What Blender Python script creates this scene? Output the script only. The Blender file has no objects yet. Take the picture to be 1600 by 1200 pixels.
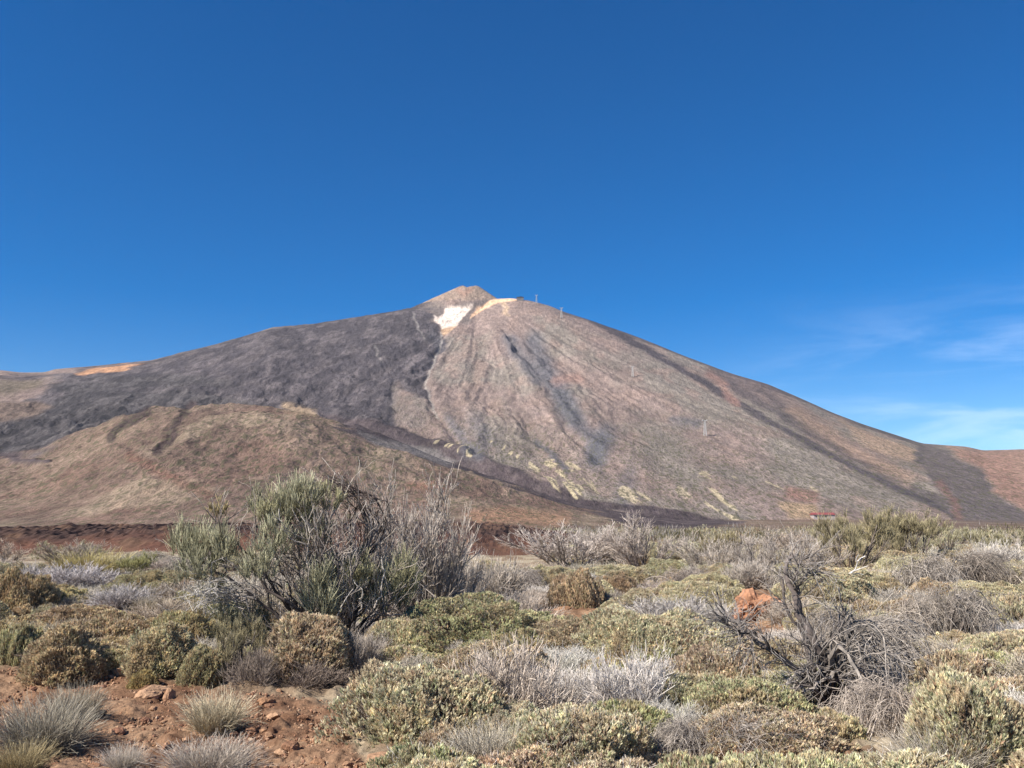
import bpy, math, random
import numpy as np

R = math.radians
rng = np.random.default_rng(7)
random.seed(7)
scene = bpy.context.scene
col = scene.collection

# ------------------------------------------------------------------ camera, sky, sun, exposure
CAM_Z = 1.7
FOC = 1467.0                      # focal length in pixels of a 1600 px wide picture
HORIZON = 812.0
PITCH = math.atan((HORIZON - 600.0) / FOC)
cam = bpy.data.cameras.new('camera')
cam.sensor_width = 36.0
cam.lens = 36.0 * FOC / 1600.0
cam.clip_start = 0.1
cam.clip_end = 90000.0
cam_o = bpy.data.objects.new('camera', cam)
cam_o.location = (0, 0, CAM_Z)
cam_o.rotation_euler = (math.pi / 2 + PITCH, 0, 0)
col.objects.link(cam_o)
scene.camera = cam_o

SUN_AZ = 120.0                    # degrees to the left of the view direction
SUN_EL = 41.0
SKY_STRENGTH = 0.071
world = bpy.data.worlds.new('World')
scene.world = world
world.use_nodes = True
wn, wl = world.node_tree.nodes, world.node_tree.links
wn.clear()
w_out = wn.new('ShaderNodeOutputWorld')
w_bg = wn.new('ShaderNodeBackground'); w_bg.inputs['Strength'].default_value = SKY_STRENGTH
sky = wn.new('ShaderNodeTexSky'); sky.sky_type = 'NISHITA'; sky.sun_disc = False
sky.sun_elevation = R(SUN_EL); sky.sun_rotation = R(-SUN_AZ)
sky.altitude = 2200; sky.air_density = 1.0; sky.dust_density = 0.15; sky.ozone_density = 3.0
hs = wn.new('ShaderNodeHueSaturation'); hs.inputs['Saturation'].default_value = 1.49; hs.inputs["Hue"].default_value = 0.506
wl.new(sky.outputs[0], hs.inputs['Color'])
# thin cirrus low on the right
tc = wn.new('ShaderNodeTexCoord')
mp = wn.new('ShaderNodeMapping'); mp.inputs['Scale'].default_value = (5, 5, 30); mp.inputs['Rotation'].default_value = (0, R(-7), 0)
wl.new(tc.outputs['Generated'], mp.inputs['Vector'])
cn = wn.new('ShaderNodeTexNoise'); cn.inputs['Scale'].default_value = 1.0; cn.inputs['Detail'].default_value = 7; cn.inputs['Roughness'].default_value = 0.6; cn.inputs['Distortion'].default_value = 0.45
wl.new(mp.outputs[0], cn.inputs['Vector'])
cr = wn.new('ShaderNodeMapRange'); cr.inputs[1].default_value = 0.40; cr.inputs[2].default_value = 0.72; cr.interpolation_type = 'SMOOTHSTEP'
wl.new(cn.outputs['Fac'], cr.inputs[0])
sx = wn.new('ShaderNodeSeparateXYZ'); wl.new(tc.outputs['Generated'], sx.inputs[0])
mz = wn.new('ShaderNodeMapRange'); mz.inputs[1].default_value = 0.25; mz.inputs[2].default_value = 0.12; mz.interpolation_type = 'SMOOTHSTEP'
wl.new(sx.outputs['Z'], mz.inputs[0])
mx = wn.new('ShaderNodeMapRange'); mx.inputs[1].default_value = 0.16; mx.inputs[2].default_value = 0.50; mx.interpolation_type = 'SMOOTHSTEP'
wl.new(sx.outputs['X'], mx.inputs[0])
m1 = wn.new('ShaderNodeMath'); m1.operation = 'MULTIPLY'; wl.new(mz.outputs[0], m1.inputs[0]); wl.new(mx.outputs[0], m1.inputs[1])
m2 = wn.new('ShaderNodeMath'); m2.operation = 'MULTIPLY'; wl.new(m1.outputs[0], m2.inputs[0]); wl.new(cr.outputs[0], m2.inputs[1])
m3 = wn.new('ShaderNodeMath'); m3.operation = 'MULTIPLY'; wl.new(m2.outputs[0], m3.inputs[0]); m3.inputs[1].default_value = 0.26
cm = wn.new('ShaderNodeMix'); cm.data_type = 'RGBA'
wl.new(m3.outputs[0], cm.inputs[0]); wl.new(hs.outputs[0], cm.inputs[6]); cm.inputs[7].default_value = (9.5, 10.6, 12.4, 1)
wl.new(cm.outputs[2], w_bg.inputs['Color'])
wl.new(w_bg.outputs[0], w_out.inputs['Surface'])

sun = bpy.data.lights.new('sun', 'SUN'); sun.energy = 5.0; sun.angle = R(0.5); sun.color = (1.0, 0.93, 0.83)
sun_o = bpy.data.objects.new('sun', sun)
sun_o.rotation_euler = (R(90 - SUN_EL), 0, R(SUN_AZ) + math.pi)     # -Z of the lamp points away from the sun
col.objects.link(sun_o)
_sd = np.array([-math.sin(R(SUN_AZ)) * math.cos(R(SUN_EL)), math.cos(R(SUN_AZ)) * math.cos(R(SUN_EL)), math.sin(R(SUN_EL))])
from mathutils import Vector
sun_o.rotation_euler = Vector(_sd).to_track_quat('Z', 'Y').to_euler()

vs = scene.view_settings
vs.view_transform = 'Standard'; vs.look = 'None'; vs.exposure = 0.92; vs.gamma = 1.0; vs.use_curve_mapping = False
scene.cycles.max_bounces = 6
scene.cycles.diffuse_bounces = 3
scene.cycles.transparent_max_bounces = 8
scene.cycles.volume_bounces = 0

# ------------------------------------------------------------------ picture <-> world
CP, SP = math.cos(PITCH), math.sin(PITCH)

def ray(px, py):
    """direction (X/Y, Z/Y) seen at a picture point"""
    xc = (np.asarray(px, float) - 800.0) / FOC
    zc = (600.0 - np.asarray(py, float)) / FOC
    Y = CP - zc * SP
    Z = SP + zc * CP
    return xc / Y, Z / Y

def project(x, y, z):
    yc = y * CP + (z - CAM_Z) * SP
    zc = -y * SP + (z - CAM_Z) * CP
    yc = np.maximum(yc, 1e-3)
    return 800 + FOC * x / yc, 600 - FOC * zc / yc

def at(px, py, Y):
    a, e = ray(px, py)
    return np.array([a * Y, Y, CAM_Z + e * Y])

# ------------------------------------------------------------------ noise
def _h(ix, iy, s):
    with np.errstate(over='ignore'):
        h = (ix.astype(np.uint32) * np.uint32(374761393) + iy.astype(np.uint32) * np.uint32(668265263) + np.uint32((s * 974634777) & 0xffffffff))
        h = (h ^ (h >> np.uint32(13))) * np.uint32(1274126177)
        h = h ^ (h >> np.uint32(16))
    return (h & np.uint32(0xffffff)).astype(np.float32) / np.float32(0xffffff)

def vnoise(x, y, s=0):
    x = np.asarray(x, float); y = np.asarray(y, float)
    fx, fy = np.floor(x), np.floor(y)
    ix, iy = fx.astype(np.int64), fy.astype(np.int64)
    u, v = x - fx, y - fy
    u = u * u * u * (u * (u * 6 - 15) + 10); v = v * v * v * (v * (v * 6 - 15) + 10)
    a, b = _h(ix, iy, s), _h(ix + 1, iy, s)
    c, d = _h(ix, iy + 1, s), _h(ix + 1, iy + 1, s)
    return (a + (b - a) * u) * (1 - v) + (c + (d - c) * u) * v

def fbm(x, y, o=4, s=0, gain=0.5):
    t, a, n = 0, 1.0, 0
    x = np.asarray(x, float); y = np.asarray(y, float)
    for i in range(o):
        c, q = math.cos(0.6 * i), math.sin(0.6 * i)
        t = t + a * vnoise((x * c - y * q) * 2 ** i, (x * q + y * c) * 2 ** i, s + i * 17)
        n += a; a *= gain
    return t / n

def ridged(x, y, o=4, s=0):
    t, a, n = 0, 1.0, 0
    for i in range(o):
        t = t + a * (1 - np.abs(2 * vnoise(x * 2 ** i, y * 2 ** i, s + i * 13) - 1)); n += a; a *= 0.5
    return t / n

def smooth(e0, e1, x):
    t = np.clip((x - e0) / (e1 - e0), 0, 1)
    return t * t * (3 - 2 * t)

def lerp(a, b, t):
    return a + (b - a) * t

def seg_dist(x, y, pts):
    d = np.full(np.shape(x), 1e9)
    for (x0, y0), (x1, y1) in zip(pts[:-1], pts[1:]):
        dx, dy = x1 - x0, y1 - y0
        t = np.clip(((x - x0) * dx + (y - y0) * dy) / (dx * dx + dy * dy + 1e-9), 0, 1)
        d = np.minimum(d, np.hypot(x - x0 - t * dx, y - y0 - t * dy))
    return d

def inside(x, y, pts):
    r = np.zeros(np.shape(x), bool)
    n = len(pts)
    for i in range(n):
        x0, y0 = pts[i]; x1, y1 = pts[(i + 1) % n]
        if y0 == y1: continue
        c = ((y0 > y) != (y1 > y)) & (x < (x1 - x0) * (y - y0) / (y1 - y0) + x0)
        r ^= c
    return r

def poly_mask(x, y, pts, feather):
    d = seg_dist(x, y, list(pts) + [pts[0]])
    sd = np.where(inside(x, y, pts), d, -d)
    return smooth(-feather, feather, sd)

def stroke(x, y, pts, w, feather):
    return 1 - smooth(w - feather, w + feather, seg_dist(x, y, pts))

# ------------------------------------------------------------------ meshes
def mesh_np(name, V, quads=None, tris=None, cols=None, smooth_shade=False):
    me = bpy.data.meshes.new(name)
    V = np.ascontiguousarray(V, np.float32).reshape(-1, 3)
    q = np.zeros((0, 4), np.int32) if quads is None else np.asarray(quads, np.int32).reshape(-1, 4)
    t = np.zeros((0, 3), np.int32) if tris is None else np.asarray(tris, np.int32).reshape(-1, 3)
    me.vertices.add(len(V)); me.vertices.foreach_set('co', V.ravel())
    nl = len(q) * 4 + len(t) * 3
    me.loops.add(nl); me.loops.foreach_set('vertex_index', np.concatenate([q.ravel(), t.ravel()]).astype(np.int32))
    me.polygons.add(len(q) + len(t))
    st = np.concatenate([np.arange(len(q)) * 4, len(q) * 4 + np.arange(len(t)) * 3]).astype(np.int32)
    me.polygons.foreach_set('loop_start', st)
    me.polygons.foreach_set('use_smooth', np.full(len(q) + len(t), smooth_shade, bool))
    if cols is not None:
        at_ = me.color_attributes.new('Col', 'FLOAT_COLOR', 'POINT')
        c4 = np.ones((len(V), 4), np.float32); c4[:, :3] = cols
        at_.data.foreach_set('color', c4.ravel())
    me.update(calc_edges=True)
    return me

class MB:
    def __init__(s):
        s.v, s.q, s.t, s.c, s.n = [], [], [], [], 0
    def add(s, V, q=None, t=None, c=(0.5, 0.5, 0.5)):
        V = np.asarray(V, float).reshape(-1, 3)
        if q is not None and len(q): s.q.append(np.asarray(q).reshape(-1, 4) + s.n)
        if t is not None and len(t): s.t.append(np.asarray(t).reshape(-1, 3) + s.n)
        c = np.asarray(c, float)
        s.c.append(np.broadcast_to(c, V.shape) if c.ndim == 1 else c.reshape(-1, 3))
        s.v.append(V); s.n += len(V)
        return s
    def mesh(s, name, mat, sm=False):
        me = mesh_np(name, np.concatenate(s.v), np.concatenate(s.q) if s.q else None, np.concatenate(s.t) if s.t else None, np.concatenate(s.c), sm)
        me.materials.append(mat)
        return me
    def build(s, name, mat, parent=None, sm=False):
        return link(name, s.mesh(name, mat, sm), parent)
    def box(s, x0, x1, y0, y1, z0, z1, c):
        V = [(x, y, z) for z in (z0, z1) for y in (y0, y1) for x in (x0, x1)]
        q = [(0, 2, 3, 1), (4, 5, 7, 6), (0, 1, 5, 4), (2, 6, 7, 3), (0, 4, 6, 2), (1, 3, 7, 5)]
        return s.add(V, q, None, c)
    def bar(s, a, b, r, c, sides=4):
        P = np.array([[a, b]], float)
        return s.tubes(P, np.full((1, 2), r), np.array([c]), sides)
    def tubes(s, P, Rr, C, sides=3):
        N, K, _ = P.shape
        T = np.gradient(P, axis=1) if K > 2 else np.repeat((P[:, 1:] - P[:, :1]), 2, axis=1)
        T = T / (np.linalg.norm(T, axis=2, keepdims=True) + 1e-9)
        ref = rng.normal(size=(N, 1, 3)); ref /= np.linalg.norm(ref, axis=2, keepdims=True)
        U = np.cross(T, np.broadcast_to(ref, T.shape)); U /= (np.linalg.norm(U, axis=2, keepdims=True) + 1e-9)
        W = np.cross(T, U)
        ang = np.arange(sides) * 2 * math.pi / sides
        V = P[:, :, None, :] + Rr[:, :, None, None] * (np.cos(ang)[None, None, :, None] * U[:, :, None, :] + np.sin(ang)[None, None, :, None] * W[:, :, None, :])
        idx = np.arange(N * K * sides).reshape(N, K, sides)
        nx = np.roll(idx, -1, axis=2)
        q = np.stack([idx[:, :-1], nx[:, :-1], nx[:, 1:], idx[:, 1:]], axis=-1).reshape(-1, 4)
        C = np.asarray(C, float)
        if C.ndim == 2: C = np.repeat(C[:, None, :], K, axis=1)
        Cv = np.repeat(C[:, :, None, :], sides, axis=2).reshape(-1, 3)
        return s.add(V.reshape(-1, 3), q, None, Cv)
    def leaves(s, B, A, L, W, C, bend=0.15):
        N = len(B)
        A = A / (np.linalg.norm(A, axis=1, keepdims=True) + 1e-9)
        S = np.cross(A, rng.normal(size=(N, 3))); S /= (np.linalg.norm(S, axis=1, keepdims=True) + 1e-9)
        Nn = np.cross(A, S)
        L = np.reshape(L, (-1, 1)) * np.ones((N, 1)); W = np.reshape(W, (-1, 1)) * np.ones((N, 1))
        mid = B + A * L * 0.5 + Nn * L * bend
        V = np.stack([B, mid + S * W / 2, B + A * L, mid - S * W / 2], axis=1)
        q = np.arange(N * 4).reshape(N, 4)
        return s.add(V.reshape(-1, 3), q, None, np.repeat(C, 4, axis=0))

def link(name, me, parent=None):
    o = bpy.data.objects.new(name, me); col.objects.link(o)
    if parent is not None: o.parent = parent
    return o

def empty(name, loc=(0, 0, 0)):
    o = bpy.data.objects.new(name, None); o.empty_display_size = 0.2; o.location = loc; col.objects.link(o)
    return o

def tag(o, label=None, cat=None, group=None, kind=None):
    if label: o['label'] = label
    if cat: o['category'] = cat
    if group: o['group'] = group
    if kind: o['kind'] = kind
    return o

def copy_tree(root):
    c = root.copy(); col.objects.link(c)
    for ch in root.children:
        d = ch.copy(); col.objects.link(d); d.parent = c
    return c

# ------------------------------------------------------------------ materials
def new_mat(name, rough=0.9, spec=0.15):
    m = bpy.data.materials.new(name); m.use_nodes = True
    n, l = m.node_tree.nodes, m.node_tree.links
    b = n['Principled BSDF']; b.inputs['Roughness'].default_value = rough
    b.inputs['Specular IOR Level'].default_value = spec
    return m, n, l, b

def plant_mat(name, rough=0.85, translucent=0.0, noise_scale=9.0, amount=0.35):
    m, n, l, b = new_mat(name, rough, 0.12)
    a = n.new('ShaderNodeAttribute'); a.attribute_name = 'Col'
    oi = n.new('ShaderNodeObjectInfo')
    mul = n.new('ShaderNodeMix'); mul.data_type = 'RGBA'; mul.blend_type = 'MULTIPLY'; mul.inputs[0].default_value = 1
    l.new(a.outputs['Color'], mul.inputs[6]); l.new(oi.outputs['Color'], mul.inputs[7])
    t = n.new('ShaderNodeTexCoord'); no = n.new('ShaderNodeTexNoise'); no.inputs['Scale'].default_value = noise_scale; no.inputs['Detail'].default_value = 3
    l.new(t.outputs['Object'], no.inputs['Vector'])
    mr = n.new('ShaderNodeMapRange'); mr.inputs[1].default_value = 0.3; mr.inputs[2].default_value = 0.7
    mr.inputs[3].default_value = 1 - amount; mr.inputs[4].default_value = 1 + amount
    l.new(no.outputs['Fac'], mr.inputs[0])
    mu2 = n.new('ShaderNodeMix'); mu2.data_type = 'RGBA'; mu2.blend_type = 'MULTIPLY'; mu2.inputs[0].default_value = 1
    l.new(mul.outputs[2], mu2.inputs[6]); l.new(mr.outputs[0], mu2.inputs[7])
    l.new(mu2.outputs[2], b.inputs['Base Color'])
    if translucent > 0:
        tr = n.new('ShaderNodeBsdfTranslucent'); l.new(mu2.outputs[2], tr.inputs['Color'])
        mx = n.new('ShaderNodeMixShader'); mx.inputs[0].default_value = translucent
        l.new(b.outputs[0], mx.inputs[1]); l.new(tr.outputs[0], mx.inputs[2])
        l.new(mx.outputs[0], n['Material Output'].inputs['Surface'])
    return m

M_LEAF = plant_mat('dry_leaf', 0.8, 0.38)
M_TWIG = plant_mat('weathered_twig', 0.85, 0.0, 14.0, 0.3)
M_GREEN = plant_mat('broom_stem', 0.75, 0.12)
M_GRASS = plant_mat('dry_grass', 0.75, 0.15)
M_PAINT = plant_mat('matt_paint', 0.6, 0.0, 0.4, 0.1)

def rock_mat(name, scale=6.0, bump=0.5):
    m, n, l, b = new_mat(name, 0.95, 0.1)
    a = n.new('ShaderNodeAttribute'); a.attribute_name = 'Col'
    t = n.new('ShaderNodeTexCoord'); no = n.new('ShaderNodeTexNoise'); no.inputs['Scale'].default_value = scale; no.inputs['Detail'].default_value = 8; no.inputs['Roughness'].default_value = 0.65
    l.new(t.outputs['Object'], no.inputs['Vector'])
    mr = n.new('ShaderNodeMapRange'); mr.inputs[1].default_value = 0.3; mr.inputs[2].default_value = 0.72; mr.inputs[3].default_value = 0.6; mr.inputs[4].default_value = 1.3
    l.new(no.outputs['Fac'], mr.inputs[0])
    mu = n.new('ShaderNodeMix'); mu.data_type = 'RGBA'; mu.blend_type = 'MULTIPLY'; mu.inputs[0].default_value = 1
    l.new(a.outputs['Color'], mu.inputs[6]); l.new(mr.outputs[0], mu.inputs[7])
    l.new(mu.outputs[2], b.inputs['Base Color'])
    bp = n.new('ShaderNodeBump'); bp.inputs['Strength'].default_value = bump; bp.inputs['Distance'].default_value = 0.6 / scale if scale > 20 else 0.3 / scale
    l.new(no.outputs['Fac'], bp.inputs['Height']); l.new(bp.outputs[0], b.inputs['Normal'])
    return m

M_ROCK = rock_mat('red_rock', 7.0, 0.6)
M_SOIL = rock_mat('soil', 30.0, 1.0)

def mountain_mat():
    m, n, l, b = new_mat('volcanic_slope', 1.0, 0.05)
    a = n.new('ShaderNodeAttribute'); a.attribute_name = 'Col'
    t0 = n.new('ShaderNodeTexCoord'); t = n.new('ShaderNodeMapping'); t.inputs['Scale'].default_value = (1.0, 0.32, 0.6)
    l.new(t0.outputs['Object'], t.inputs['Vector'])
    def nz(scale, det, lo, hi, o0, o1):
        no = n.new('ShaderNodeTexNoise'); no.inputs['Scale'].default_value = scale; no.inputs['Detail'].default_value = det; no.inputs['Roughness'].default_value = 0.7
        l.new(t.outputs[0], no.inputs['Vector'])
        mr = n.new('ShaderNodeMapRange'); mr.inputs[1].default_value = lo; mr.inputs[2].default_value = hi; mr.inputs[3].default_value = o0; mr.inputs[4].default_value = o1
        l.new(no.outputs['Fac'], mr.inputs[0]); return no, mr
    n1, r1 = nz(0.045, 6, 0.33, 0.67, 0.62, 1.38)
    n2, r2 = nz(0.006, 4, 0.3, 0.7, 0.85, 1.15)
    cur = a.outputs['Color']
    n3, r3 = nz(0.16, 5, 0.32, 0.68, 0.62, 1.38)
    for r in (r1, r2, r3):
        mu = n.new('ShaderNodeMix'); mu.data_type = 'RGBA'; mu.blend_type = 'MULTIPLY'; mu.inputs[0].default_value = 1
        l.new(cur, mu.inputs[6]); l.new(r.outputs[0], mu.inputs[7]); cur = mu.outputs[2]
    # scattered scrub dots
    sp = n.new('ShaderNodeTexNoise'); sp.inputs['Scale'].default_value = 0.09; sp.inputs['Detail'].default_value = 2
    l.new(t.outputs[0], sp.inputs['Vector'])
    sr = n.new('ShaderNodeMapRange'); sr.inputs[1].default_value = 0.52; sr.inputs[2].default_value = 0.60; sr.inputs[3].default_value = 0; sr.inputs[4].default_value = 0.75
    l.new(sp.outputs['Fac'], sr.inputs[0])
    va = n.new('ShaderNodeAttribute'); va.attribute_name = 'Veg'
    mm = n.new('ShaderNodeMath'); mm.operation = 'MULTIPLY'; l.new(sr.outputs[0], mm.inputs[0]); l.new(va.outputs['Fac'], mm.inputs[1])
    mv = n.new('ShaderNodeMix'); mv.data_type = 'RGBA'; l.new(mm.outputs[0], mv.inputs[0]); l.new(cur, mv.inputs[6]); mv.inputs[7].default_value = (0.075, 0.072, 0.042, 1)
    l.new(mv.outputs[2], b.inputs['Base Color'])
    bp = n.new('ShaderNodeBump'); bp.inputs['Strength'].default_value = 0.8; bp.inputs['Distance'].default_value = 16.0
    l.new(n1.outputs['Fac'], bp.inputs['Height']); l.new(bp.outputs[0], b.inputs['Normal'])
    return m
M_MOUNT = mountain_mat()

# ------------------------------------------------------------------ ground
BARE = [  # bare red soil seen in the picture, as outlines
    [(-80, 1046), (60, 1040), (130, 1062), (200, 1046), (330, 1090), (420, 1078), (520, 1098), (545, 1110), (532, 1150), (560, 1185), (640, 1240), (-200, 1300)],
    [(835, 958), (870, 945), (935, 950), (945, 975), (920, 992), (865, 985)],
    [(1140, 925), (1190, 905), (1235, 940), (1235, 990), (1190, 1020), (1150, 985)],
    [(140, 950), (200, 935), (215, 960), (150, 975)],
    [(1060, 1160), (1130, 1140), (1130, 1185), (1250, 1180), (1420, 1185), (1420, 1260), (1050, 1260)],
    [(1290, 1100), (1350, 1095), (1350, 1140), (1290, 1145)],
]
def ground_z(x, y):
    x = np.asarray(x, float); y = np.asarray(y, float)
    d = np.hypot(x, y)
    w = smooth(2.5, 7.0, d) * (1 - 0.7 * smooth(60, 400, d))
    z = (fbm(x / 3.1 + 5, y / 3.1, 3, 3) - 0.5) * 0.34 + (fbm(x / 14 + 9, y / 14 + 2, 2, 8) - 0.5) * 0.5
    z = z * w - 0.0118 * np.maximum(np.sqrt((d - 70) ** 2 + 400) + d - 70, 0) / 2 * smooth(40, 120, d)
    # low red earth mound on the right
    z = z + 0.0
    return z

def hit_ground(px, py):
    a, e = ray(px, py)
    if e > -0.004: e = -0.004
    Y = CAM_Z / -e
    for _ in range(60):
        z = float(ground_z(a * Y, Y))
        Yn = (CAM_Z - z) / -e
        Y = Y + 0.5 * (Yn - Y)
    return float(a * Y), float(Y), float(ground_z(a * Y, Y))

def build_ground():
    th_f = np.linspace(-R(40), R(40), 680)
    th_b = np.linspace(R(40), R(320), 58)[1:-1]
    th = np.concatenate([th_f, th_b]); nt = len(th)
    r = np.concatenate([[0.001, 1.0, 2.0, 3.0], np.geomspace(4.2, 26, 620), np.geomspace(26, 120, 160)[1:], np.geomspace(120, 12000, 60)[1:]])
    TH, RR = np.meshgrid(th, r)
    X, Y = np.sin(TH) * RR, np.cos(TH) * RR
    Z = ground_z(X, Y)
    fine = (1 - smooth(30, 70, RR))
    clod = fbm(X * 5.5, Y * 5.5, 4, 21, 0.55)
    Z = Z + fine * ((clod - 0.5) * 0.10 + np.maximum(vnoise(X * 14, Y * 14, 5) - 0.55, 0) * 0.07 + np.maximum(vnoise(X * 5 + 3, Y * 5, 6) - 0.6, 0) * 0.11)
    px, py = project(X, Y, ground_z(X, Y))
    wx = (fbm(X * 0.9, Y * 0.9, 3, 31) - 0.5) * 60
    wy = (fbm(X * 0.9 + 7, Y * 0.9, 3, 33) - 0.5) * 36
    bare = np.zeros(X.shape)
    for p in BARE: bare = np.maximum(bare, poly_mask(px + wx, py + wy, p, 10))
    bare = np.where(RR < 4.6, np.maximum(bare, 0.7), bare)
    n1 = fbm(X * 1.3, Y * 1.3, 5, 41)[..., None]; n2 = fbm(X * 6, Y * 6, 3, 44)[..., None]
    soil = lerp(np.array([0.145, 0.078, 0.046]), np.array([0.30, 0.190, 0.118]), smooth(0.3, 0.72, n1 * 0.55 + n2 * 0.45))
    lit = lerp(np.array([0.19, 0.135, 0.09]), np.array([0.36, 0.30, 0.21]), smooth(0.35, 0.68, n1))
    far = lerp(np.array([0.21, 0.145, 0.095]), np.array([0.31, 0.22, 0.145]), fbm(X / 90, Y / 90, 4, 48)[..., None])
    c = lerp(lit, soil, bare[..., None])
    c = lerp(c, far, smooth(60, 160, RR)[..., None])
    nr = len(r); idx = np.arange(nr * nt).reshape(nr, nt)
    nx = np.roll(idx, -1, axis=1)
    q = np.stack([idx[:-1], idx[1:], nx[1:], nx[:-1]], -1).reshape(-1, 4)
    V = np.stack([X, Y, Z], -1).reshape(-1, 3)
    me = mesh_np('ground', V, q, None, c.reshape(-1, 3), True); me.materials.append(M_SOIL)
    # close the middle
    o = link('ground', me); tag(o, kind='structure')
build_ground()

# ------------------------------------------------------------------ the volcano and its foothill
SIL = [(-500, 640), (-300, 610), (-100, 592), (0, 578), (30, 582), (70, 582), (85, 577), (110, 575), (150, 572), (210, 566), (240, 563), (280, 552), (330, 540), (380, 526), (425, 512), (470, 508), (520, 502), (570, 494),
       (610, 487), (640, 481), (665, 480), (700, 478), (740, 472), (770, 467), (800, 466), (830, 470), (860, 478), (880, 487), (930, 503), (1000, 528), (1070, 556), (1140, 583), (1200, 601), (1240, 618),
       (1300, 645), (1350, 664), (1400, 680), (1440, 693), (1480, 696), (1510, 698), (1535, 704), (1600, 702), (1700, 704), (2000, 720), (2300, 740)]
FOOT = [(-500, 760), (-300, 735), (-100, 720), (0, 712), (50, 705), (100, 690), (150, 668), (190, 646), (240, 633), (300, 628), (360, 628), (400, 632), (470, 648), (530, 662), (560, 672), (640, 700), (720, 730), (800, 758), (900, 786), (1000, 804), (1100, 815), (1180, 822), (1500, 828), (2300, 830)]

def curve_of(pts):
    p = np.array(pts, float); a, e = ray(p[:, 0], p[:, 1])
    return a, e

def build_mountain():
    na, ny = 1150, 640
    a = np.concatenate([np.linspace(-0.95, -0.60, 60)[:-1], np.linspace(-0.60, 0.60, na), np.linspace(0.60, 0.95, 60)[1:]])
    na = len(a)
    Yk = np.concatenate([np.geomspace(1250, 8200, ny), np.linspace(8300, 11000, 24)])
    ny = len(Yk)
    A, Y = np.meshgrid(a, Yk); X = A * Y
    sa, se = curve_of(SIL); fa, fe = curve_of(FOOT)
    es = np.interp(a, sa, se); ef = np.interp(a, fa, fe)
    k = np.exp(-0.5 * (np.arange(-8, 9) / 3.0) ** 2); k /= k.sum()
    es = np.convolve(np.pad(es, 8, mode='edge'), k, 'valid')
    ef = np.convolve(np.pad(ef, 8, mode='edge'), k, 'valid')
    # cone
    x0, y0 = at(745, 470, 7000)[:2]
    dx, dy = X - x0, Y - y0
    kx = np.where(dx < 0, 1.55, 1.18)
    kx = lerp(1.18, 1.55, smooth(900, -900, dx))
    r = np.sqrt((dx / kx) ** 2 + dy ** 2)
    th = np.arctan2(dx / kx, -dy)
    # flow-line bend so gullies are not ruler straight
    ths = th + 0.045 * (fbm(r / 700, th * 4, 3, 71) - 0.5)
    Rb = 4300.0
    t = np.clip(1 - r / Rb, 0, 1)
    z = 1560 * (0.62 * t + 0.38 * t ** 2.2)
    el = (z / Y).max(axis=0)
    sc = (es * 1.0) / np.maximum(el, 0.004)
    sc = np.clip(sc, 0.2, 9)
    zmax = z.max(axis=0, keepdims=True) + 1e-6
    wgt = np.clip(z / zmax, 0, 1) ** 1.3
    z = z * (1 + (sc[None, :] - 1) * np.maximum(wgt, 0.12))
    # outer ridge for columns the cone hardly reaches
    Yr = 6700.0
    side = es[None, :] * Yr * np.exp(-((Y - Yr) / np.where(Y < Yr, 1500, 900)) ** 2)
    wside = smooth(0.5, 0.62, np.abs(A + 0.02))
    z = np.maximum(z, side * (0.4 + 0.6 * wside) * smooth(2.5, 1.2, z / (side + 1)))
    # second pass so the skyline is met
    zz = z.copy()
    el = (zz / Y).max(axis=0)
    z = z * np.clip(es / np.maximum(el, 0.004), 0.6, 1.8)[None, :]
    z = z + CAM_Z
    hf = np.clip(z / 1400, 0, 1)
    px, py = project(X, Y, z)
    # regions (in picture outlines, laid on the slope where they are seen)
    wx = (fbm(X / 160, Y / 160 + z / 160, 4, 51) - 0.5); wy = (fbm(X / 160 + 31, Y / 160 + z / 160, 4, 57) - 0.5)
    # foothill
    Yf = 3150.0
    zf = ef[None, :] * Yf * np.where(Y < Yf, smooth(1250, Yf + 500, Y) / smooth(1250, Yf + 500, Yf), np.exp(-((Y - Yf) / 420.0) ** 2)) + CAM_Z
    wob = 1 + 0.05 * (fbm(X / 500, Y / 500, 3, 77) - 0.5)
    zf = zf * wob
    foot = zf > z
    z = np.where(foot, zf, z)
    px, py = project(X, Y, z)
    qx, qy = px + wx * 26, py + wy * 20
    LAVA_UP = [(-600, 590), (0, 588), (90, 583), (240, 560), (430, 508), (620, 480), (668, 482), (690, 515), (694, 545), (670, 590), (668, 628), (640, 622), (618, 605), (612, 640), (618, 690), (560, 672), (480, 648), (400, 630), (300, 626), (240, 632), (190, 640), (150, 668), (100, 690), (60, 708), (-20, 716), (-600, 735), (-600, 640), (-20, 640), (55, 618), (95, 594), (0, 594)]
    LAVA_LOW = [(60, 600), (150, 590), (260, 585), (360, 596), (420, 618), (400, 632), (300, 626), (230, 634), (150, 668), (90, 694), (30, 712), (-30, 714), (-300, 735), (-300, 690), (0, 664), (60, 640), (110, 615)]
    TONGUE = [(500, 640), (560, 662), (640, 680), (700, 700), (760, 724), (820, 748), (880, 770), (960, 786), (1060, 800), (1160, 812), (1170, 838), (1090, 834), (1000, 812), (900, 792), (800, 762), (740, 742), (680, 726), (600, 694), (520, 662)]
    ly = qy - 24 * (1 - foot) * smooth(130, 200, px) * smooth(600, 540, px) * smooth(595, 612, py)     # the flows run on behind the foothill
    lava_u = poly_mask(qx, ly, LAVA_UP, 6)
    lava_l = poly_mask(qx, ly, LAVA_LOW, 6)
    tongue = poly_mask(qx, qy, TONGUE, 3.5)
    tongue = np.maximum(tongue, stroke(qx, qy, [(-10, 712), (40, 718), (75, 722)], 4, 3))
    lava = np.maximum(np.maximum(lava_u, lava_l), tongue)
    lava_any = lava * 1.0
    # relief
    rad = np.clip(r / 1200, 0, 1)
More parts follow.
